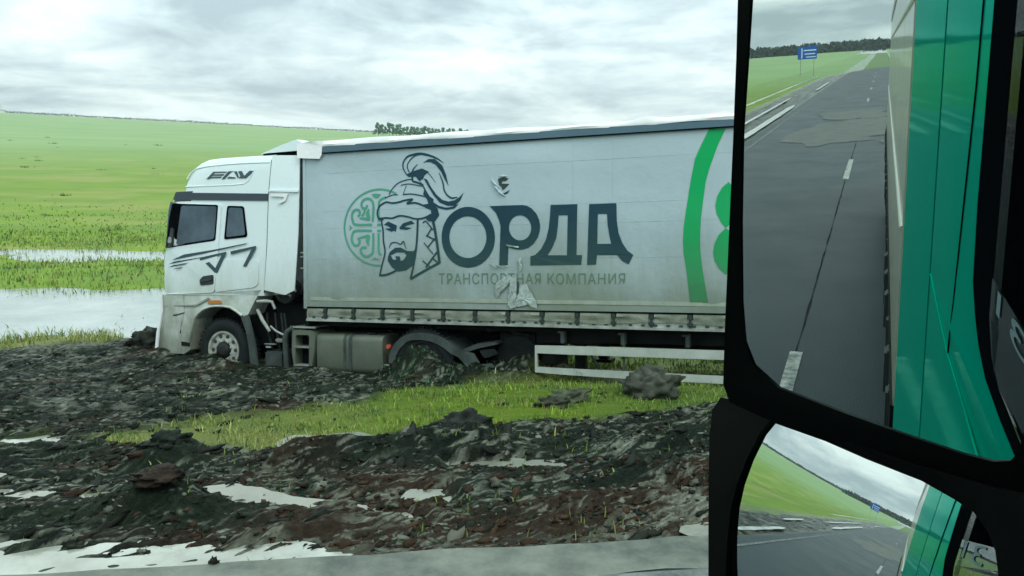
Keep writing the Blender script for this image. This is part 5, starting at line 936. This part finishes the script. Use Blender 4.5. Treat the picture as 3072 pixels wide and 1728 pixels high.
GL = [(-0.27, 3.12), (0.60, 3.08), (0.78, 2.60), (0.82, 2.19), (0.0, 2.195), (-0.14, 2.20), (-0.22, 2.225), (-0.27, 2.28)]
oside('window_seal', HOLE, -0.03, 0.002, 'seal', holes=[GL])
def clear_glass():
    m = bpy.data.materials.new('window_glass'); m.use_nodes = True; N = m.node_tree.nodes; L = m.node_tree.links; N.clear()
    a = N.new('ShaderNodeBsdfTransparent'); a.inputs[0].default_value = (0.40, 0.52, 0.50, 1); g = N.new('ShaderNodeBsdfGlossy'); g.inputs['Roughness'].default_value = 0.0
    f = N.new('ShaderNodeFresnel'); f.inputs[0].default_value = 1.22; x = N.new('ShaderNodeMixShader'); o = N.new('ShaderNodeOutputMaterial')
    k = N.new('ShaderNodeMath'); k.operation = 'MULTIPLY'; k.inputs[1].default_value = 0.45; L.new(f.outputs[0], k.inputs[0]); L.new(k.outputs[0], x.inputs[0]); L.new(a.outputs[0], x.inputs[1]); L.new(g.outputs[0], x.inputs[2]); L.new(x.outputs[0], o.inputs[0]); return m
MT['clear_glass'] = clear_glass()
def pane(name, pts, off): return MB().sheet(finer(pts, 0.1), off, lambda a, b: yo(a, b)).build(name, 'clear_glass', own, OB, smooth=0)
pane('quarter_window', [(-0.28, 3.13), (-0.208, 3.13), (-0.208, 2.19), (-0.23, 2.21), (-0.28, 2.27)], 0.0035)
wd = pane('door_window', [(-0.29, 2.322), (0.84, 2.322), (0.84, 2.18), (0.0, 2.185), (-0.16, 2.19), (-0.24, 2.21), (-0.29, 2.26)], 0.0035)
def text_mesh(body):
    fc = bpy.data.curves.new('t', 'FONT'); fc.body = body; to = bpy.data.objects.new('t', fc); COL.objects.link(to); bpy.context.view_layer.update()
    me = bpy.data.meshes.new_from_object(to.evaluated_get(bpy.context.evaluated_depsgraph_get())); bpy.data.objects.remove(to); co = np.array([v.co[:] for v in me.vertices]); lo, hi = co.min(0), co.max(0)
    for v in me.vertices: v.co = ((v.co[0] - lo[0]) / (hi[0] - lo[0]), (v.co[1] - lo[1]) / (hi[1] - lo[1]), 0)
    return me
me = text_mesh('31')
for v in me.vertices:
    x_, z_ = 0.0 - 0.225 * v.co[0], 2.284 + 0.036 * v.co[1]; v.co = (x_ - OB[0], yo(x_) + 0.005 - OB[1], z_)
me.materials.clear(); me.materials.append(MT['white_text']); me.name = 'sticker'; link('sticker', me, wd)
# pressed creases and the door's shut line in the green side
q = MB()
for pts, r_ in (([(-1.17, 2.105), (-0.95, 2.065), (-0.76, 2.032), (-0.50, 2.02), (-0.30, 2.013), (0.3, 2.01), (0.9, 2.0)], 0.0025),): q.tube([(a, yo(a) + 0.001, b) for a, b in pts], r_, 6)
q.build('pressed_crease', 'green_paint', own, OB, smooth=60)
MB().tube([(a, yo(a, b) - 0.001, b) for a, b in [(-0.60, 3.45), (-0.62, 2.9), (-0.64, 2.60), (-0.68, 2.40), (-0.70, 2.298), (-0.73, 2.15), (-0.76, 2.03)]], 0.004, 6).build('door_seam', 'seal', own, OB, smooth=60)
# rest of the cab as a shell: roof, far side, back, floor, front with its windscreen
MB().box(-1.93, 0.75, -2.05, 0.38, 3.74, 3.80, 0.01).build('cab_roof', 'green_paint', own, OB)
MB().box(-1.93, 1.1, -2.06, -2.02, 1.15, 2.2).box(-1.93, -0.4, -2.06, -2.02, 2.2, 3.76).box(0.7, 0.8, -2.06, -2.02, 2.2, 3.76).box(-0.4, 0.8, -2.06, -2.02, 3.1, 3.76).build('far_side_panel', 'green_paint', own, OB, smooth=0)
MB().box(-1.93, -1.89, -2.05, 0.44, 1.15, 3.76).build('cab_back', 'green_paint', own, OB, smooth=0)
MB().box(-1.88, -1.5, -2.0, 0.40, 1.2, 2.2, 0.03).build('bunk', 'inside', own, OB)
MB().box(-1.88, -1.86, -2.0, 0.43, 1.2, 3.72).box(-1.88, 0.7, -2.0, 0.30, 3.70, 3.73).build('lining', 'inside', own, OB, smooth=0)
MB().box(-1.88, 1.05, -2.0, 0.35, 1.15, 1.20).build('cab_floor', 'inside', own, OB, smooth=0)
MB().box(1.1, 1.16, -2.0, 0.34, 1.15, 2.05, 0.01).box(0.78, 0.86, -2.0, 0.26, 3.3, 3.75).build('cab_front', 'green_paint', own, OB, smooth=0)
MB().box(0.75, 1.08, -2.0, 0.33, 1.85, 2.02, 0.04).build('dashboard', 'inside', own, OB)
st = MB().box(-0.75, -0.15, -0.75, -0.2, 1.75, 1.95, 0.06).box(-0.85, -0.68, -0.72, -0.22, 1.9, 2.55, 0.06).build('seat', 'inside', own, OB)
for yy, o_ in ((0.30, 1), (-2.03, -1)):
    for xx in (0.25, -3.3): 
        wo_ = MB().lathe((xx, yy, 0.51), (0, -o_, 0), [(0.02, 0.3), (0.0, 0.33), (0.0, 0.47), (0.05, 0.51), (0.27, 0.51), (0.3, 0.47), (0.3, 0.3)], 36).build('wheel', 'tyre', own, OB); MB().lathe((xx, yy, 0.51), (0, -o_, 0), [(0.03, 0.30), (0.05, 0.2), (0.02, 0.14), (0.0, 0.001)], 30).build('rim', 'rim', wo_, OB)
MB().box(-4.4, 0.9, -1.3, -1.2, 0.75, 0.98).box(-4.4, 0.9, -0.45, -0.35, 0.75, 0.98).build('chassis_frame', 'chassis', own, OB, smooth=0)
# trailer behind it: pale box body, articulated a touch outward at the front
def yt(x): return 0.505 + (x + 2.3) * 0.0026
ot = bpy.data.objects.new('trailer', None); COL.objects.link(ot); ot.location = (-9.4, -0.8, 0); OTB = (-9.4, -0.8, 0)
tag(ot, 'long pale grey box trailer reflected beside the road in the upper mirror', 'trailer')
TF, TR_, ZT, ZBm = -2.30, -16.4, 3.27, 1.12
mb = MB(); mb.v = [(x, y, z) for x in (TF, TR_) for (y, z) in ((yt(x), ZBm + 0.12), (yt(x), ZT), (yt(x) - 2.5, ZT), (yt(x) - 2.5, ZBm + 0.12))]; mb.f = [(0, 1, 2, 3), (7, 6, 5, 4), (0, 4, 5, 1), (1, 5, 6, 2), (2, 6, 7, 3), (3, 7, 4, 0)]; mb.build('box_body', 'body_grey', ot, OTB, smooth=0)
def strip(name, z0, z1, p, m, x0=TF, x1=TR_): 
    q = MB(); q.v = [(x, yt(x) + d, z) for x in (x0, x1) for d in (-0.02, p) for z in (z0, z1)]; q.f = [(0, 1, 3, 2), (4, 6, 7, 5), (2, 3, 7, 6), (1, 5, 7, 3), (0, 2, 6, 4)]; return q.build(name, m, ot, OTB, smooth=0)
strip('side_rail', ZBm + 0.0, ZBm + 0.14, 0.008, 'chassis'); strip('roof_rail', ZT - 0.10, ZT + 0.02, 0.008, 'alu')
q = MB()
for z_ in (2.0, 2.85): q.tube([(TF, yt(TF), z_), (TR_, yt(TR_), z_)], 0.012, 6)
q.build('panel_bead', 'body_grey', ot, OTB, smooth=60)
MB().box(TF, TF + 0.05, yt(TF) - 2.48, yt(TF) - 0.005, 1.3, ZT + 0.01).build('front_wall', 'body_grey', ot, OTB, smooth=0)
for k in range(26):
    x_ = TF - 0.3 - 0.54 * k; w_ = rnd.uniform(0.5, 1.3); bk = MB().box(x_ - 0.05 * w_, x_ + 0.05 * w_, yt(x_) - 0.03, yt(x_) + 0.022 * w_, ZBm - 0.10 * w_, ZBm + 0.10, 0.01).build('buckle', 'strap', ot, OTB)
gd = strip('guard_plank', 0.80, 0.90, -0.02, 'guard', -5.2, -9.4); strip('guard_plank', 0.50, 0.60, -0.02, 'guard', -5.2, -9.4)
for x_ in (-5.6, -7.2, -8.9): MB().box(x_ - 0.03, x_ + 0.03, yt(x_) - 0.14, yt(x_) - 0.07, 0.5, 1.15).build('guard_stay', 'chassis', ot, OTB, smooth=0)
for k in range(3):
    for d_, o_ in ((-0.03, 1), (-2.45, -1)):
        x_ = -11.3 - 1.31 * k; wo_ = MB().lathe((x_, yt(x_) + d_, 0.5), (0, -o_, 0), [(0.02, 0.3), (0.0, 0.33), (0.0, 0.46), (0.05, 0.5), (0.33, 0.5), (0.36, 0.46), (0.36, 0.3)], 36).build('wheel', 'tyre', ot, OTB); MB().lathe((x_, yt(x_) + d_, 0.5), (0, -o_, 0), [(0.03, 0.30), (0.05, 0.2), (0.02, 0.14), (0.0, 0.001)], 30).build('rim', 'rim', wo_, OTB)
for y_ in (-1.3, -0.4): MB().box(-15.8, -3.2, y_, y_ + 0.12, 0.85, 1.24).build('main_beam', 'chassis', ot, OTB, smooth=0)

# ------------------------------------------------------------------ the two mirrors on the green cab
UN = Vector((-0.8761, -0.4785, -0.0594)).normalized(); UM = Vector((0.3973, 0.5977, 2.5427))
LN = Vector((-0.8953, -0.3901, 0.2149)).normalized(); LM = Vector((0.4000, 0.5814, 2.2798)); LR = 1.4206
def frame(N_): e1 = Vector((-N_.y, N_.x, 0)); e1 = e1.normalized(); e1 = e1 if e1.x > 0 else -e1; e2 = N_.cross(e1); e2 = e2 if e2.z > 0 else -e2; return e1, e2
UP_OUT = [(-0.1492, 0.2051), (-0.1482, 0.1327), (-0.1482, 0.0682), (-0.1489, -0.0335), (-0.1495, -0.1251), (-0.1489, -0.1809), (-0.1403, -0.1975), (-0.0848, -0.2034), (0.0441, -0.2051), (0.1046, -0.1993), (0.1311, -0.1922), (0.1516, -0.1703), (0.145, 0.0), (0.1250, 0.2051)]
UP_IN = [(-0.1364, 0.1920), (-0.1381, 0.1321), (-0.1402, 0.0683), (-0.1377, -0.0169), (-0.133, -0.0937), (-0.1273, -0.1324), (-0.1157, -0.153), (-0.0869, -0.1682), (-0.0181, -0.1734), (0.0415, -0.1761), (0.0791, -0.1771), (0.1022, -0.1757), (0.1136, -0.171), (0.1179, -0.1631), (0.1194, -0.1522), (0.1231, -0.1186), (0.1266, -0.0583), (0.1100, 0.1900)]
LO_OUT = [(-0.1664, 0.0649), (-0.1778, 0.0637), (-0.1849, 0.0488), (-0.1808, 0.0202), (-0.1587, -0.0566), (-0.1254, -0.1665), (0.12, -0.17), (0.1550, -0.0107), (0.1334, 0.0789), (0.118, 0.0771), (0.0911, 0.0726), (0.029, 0.0687), (-0.1063, 0.0649)]
LO_IN = [(-0.1126, 0.0621), (-0.1231, 0.0428), (-0.1308, 0.0146), (-0.1353, -0.0137), (-0.1357, -0.0386), (-0.1318, -0.0658), (-0.1261, -0.0921), (-0.1121, -0.1426), (0.09, -0.145), (0.1173, -0.0189), (0.1087, 0.0137), (0.1032, 0.0281), (0.0946, 0.0398), (0.082, 0.0492), (0.0657, 0.053), (0.0387, 0.0572), (-0.0113, 0.0576)]
def in_frame(M_, N_, pts, d):
    e1, e2 = frame(N_); return [(M_ + e1 * p[0] + e2 * p[1] + N_ * d)[:] for p in pts]
def housing(name, M_, N_, outp, inp, depth):
    """a rim round the glass with a bulging closed back."""
    mb = MB(); cx_ = sum(p[0] for p in outp) / len(outp); cy_ = sum(p[1] for p in outp) / len(outp); n, m = len(outp), len(inp)
    def sc(P, k): return [(cx_ + (p[0] - cx_) * k, cy_ + (p[1] - cy_) * k) for p in P]
    e1, e2 = frame(N_); L_ = [in_frame(M_, N_, sc(inp, 1.0), -0.012), in_frame(M_, N_, inp, 0.002)]
    fr = [[Vector((p[0], p[1], 0)) for p in outp], [Vector((p[0], p[1], 0)) for p in inp]]; b0 = len(mb.v); mb.v += in_frame(M_, N_, outp, 0.003) + in_frame(M_, N_, inp, 0.001)
    for t in tessellate_polygon(fr): mb.f.append(tuple(b0 + i for i in t))
    mb.v += in_frame(M_, N_, inp, -0.006); c0 = b0 + n + m
    for i in range(m): mb.f.append((b0 + n + i, b0 + n + (i+1) % m, c0 + (i+1) % m, c0 + i))
    prev = b0
    for d, k in ((-0.02, 1.0), (-0.6 * depth, 0.93), (-0.9 * depth, 0.72), (-depth, 0.40)):
        s_ = len(mb.v); mb.v += in_frame(M_, N_, sc(outp, k), d)
        for i in range(n): mb.f.append((prev + i, prev + (i+1) % n, s_ + (i+1) % n, s_ + i))
        prev = s_
    mb.f.append(tuple(prev + i for i in range(n))); return mb.build(name, 'housing', own, OB, smooth=40)
hu = housing('mirror_housing', UM, UN, UP_OUT, UP_IN, 0.085); hl = housing('wide_mirror_housing', LM, LN, LO_OUT, LO_IN, 0.08)
def glass(name, M_, N_, inp, radius, parent):
    e1, e2 = frame(N_); cx_ = sum(p[0] for p in inp) / len(inp); cy_ = sum(p[1] for p in inp) / len(inp); P = finer([(cx_ + (p[0] - cx_) * 1.03, cy_ + (p[1] - cy_) * 1.03) for p in inp], 0.006); rings = 40 if radius else 1; mb = MB(); n = len(P)
    def pt(a, b): r2 = a * a + b * b; d = (math.sqrt(radius * radius - r2) - radius) if radius else 0.0; return (M_ + e1 * a + e2 * b + N_ * d)[:]
    for j in range(rings):
        k = 1 - j / rings
        for p in P: mb.v.append(pt(cx_ + (p[0] - cx_) * k, cy_ + (p[1] - cy_) * k))
    mb.v.append(pt(cx_, cy_))
    for j in range(rings - 1):
        for i in range(n): mb.f.append((j*n + i, j*n + (i+1) % n, (j+1)*n + (i+1) % n, (j+1)*n + i))
    for i in range(n): mb.f.append(((rings-1)*n + i, (rings-1)*n + (i+1) % n, rings*n))
    a_, b_, c_ = (Vector(mb.v[k]) for k in mb.f[0][:3])
    if (b_ - a_).cross(c_ - a_).dot(N_) < 0: mb.f = [f[::-1] for f in mb.f]
    me = bpy.data.meshes.new(name); me.from_pydata([(p[0] - OB[0], p[1] - OB[1], p[2] - OB[2]) for p in mb.v], [], mb.f); me.update(); me.materials.append(MT['mirror']); o = link(name, me, parent)
    o.data.polygons.foreach_set('use_smooth', [True] * len(o.data.polygons))
    if radius:          # exact spherical normals keep the reflection clean
        Cn = M_ - N_ * radius - Vector(OB); o.data.normals_split_custom_set_from_vertices([((v.co - Cn).normalized()) for v in o.data.vertices])
    return o
glass('mirror_glass', UM - UN * 0.001, UN, UP_IN, 0.0, hu); glass('wide_mirror_glass', LM - LN * -0.002, LN, LO_IN, LR, hl)
MB().tube([(0.52, 0.60, 2.70), (0.56, 0.50, 2.71), (0.60, 0.39, 2.72)], 0.018, 10).tube([(0.50, 0.58, 2.22), (0.56, 0.48, 2.16), (0.62, 0.38, 2.12)], 0.018, 10).build('mirror_arm', 'housing', own, OB, smooth=60)

# ------------------------------------------------------------------ blue direction sign behind us
sg = bpy.data.objects.new('road_sign', None); COL.objects.link(sg); sx_, sy_ = -180.0, 14.6; sz_ = float(land(sx_, sy_)); sg.location = (sx_, sy_, sz_)
tag(sg, 'blue direction sign standing beside the road in the upper mirror', 'road sign'); zb_ = 1.75 - sz_
MB().box(-0.04, 0.04, -1.85, 1.85, zb_ + 0.1, zb_ + 2.6, 0.02).build('sign_panel', 'sign_blue', sg, smooth=0)
for y_ in (-1.3, 1.3): MB().cyl((-0.10, y_, -0.3), (0, 0, 1), 0.06, zb_ + 2.4 + 0.3, 10).build('post', 'steel', sg)
MB().box(0.045, 0.05, 0.95, 1.12, zb_ + 0.3, zb_ + 2.3).box(0.045, 0.05, -1.7, 0.7, zb_ + 1.75, zb_ + 1.95).box(0.045, 0.05, -1.5, 0.5, zb_ + 1.05, zb_ + 1.22).box(0.045, 0.05, -1.7, 0.2, zb_ + 0.45, zb_ + 0.6).build('sign_lettering', 'sign_white', sg, smooth=0)

# ------------------------------------------------------------------ damp air over the steppe
hz = MB().box(-5400, 5400, -5400, 5400, -60, 75).build('haze', 'plaster', None, (0, 0, 0), 0); hz['kind'] = 'stuff'
hm = bpy.data.materials.new('damp_air'); hm.use_nodes = True; hm.node_tree.nodes.clear()
ho = hm.node_tree.nodes.new('ShaderNodeOutputMaterial'); hv = hm.node_tree.nodes.new('ShaderNodeVolumePrincipled')
hv.inputs['Color'].default_value = (0.90, 0.97, 0.97, 1); hv.inputs['Density'].default_value = 0.00011
hm.node_tree.links.new(hv.outputs[0], ho.inputs['Volume']); hz.data.materials.clear(); hz.data.materials.append(hm)
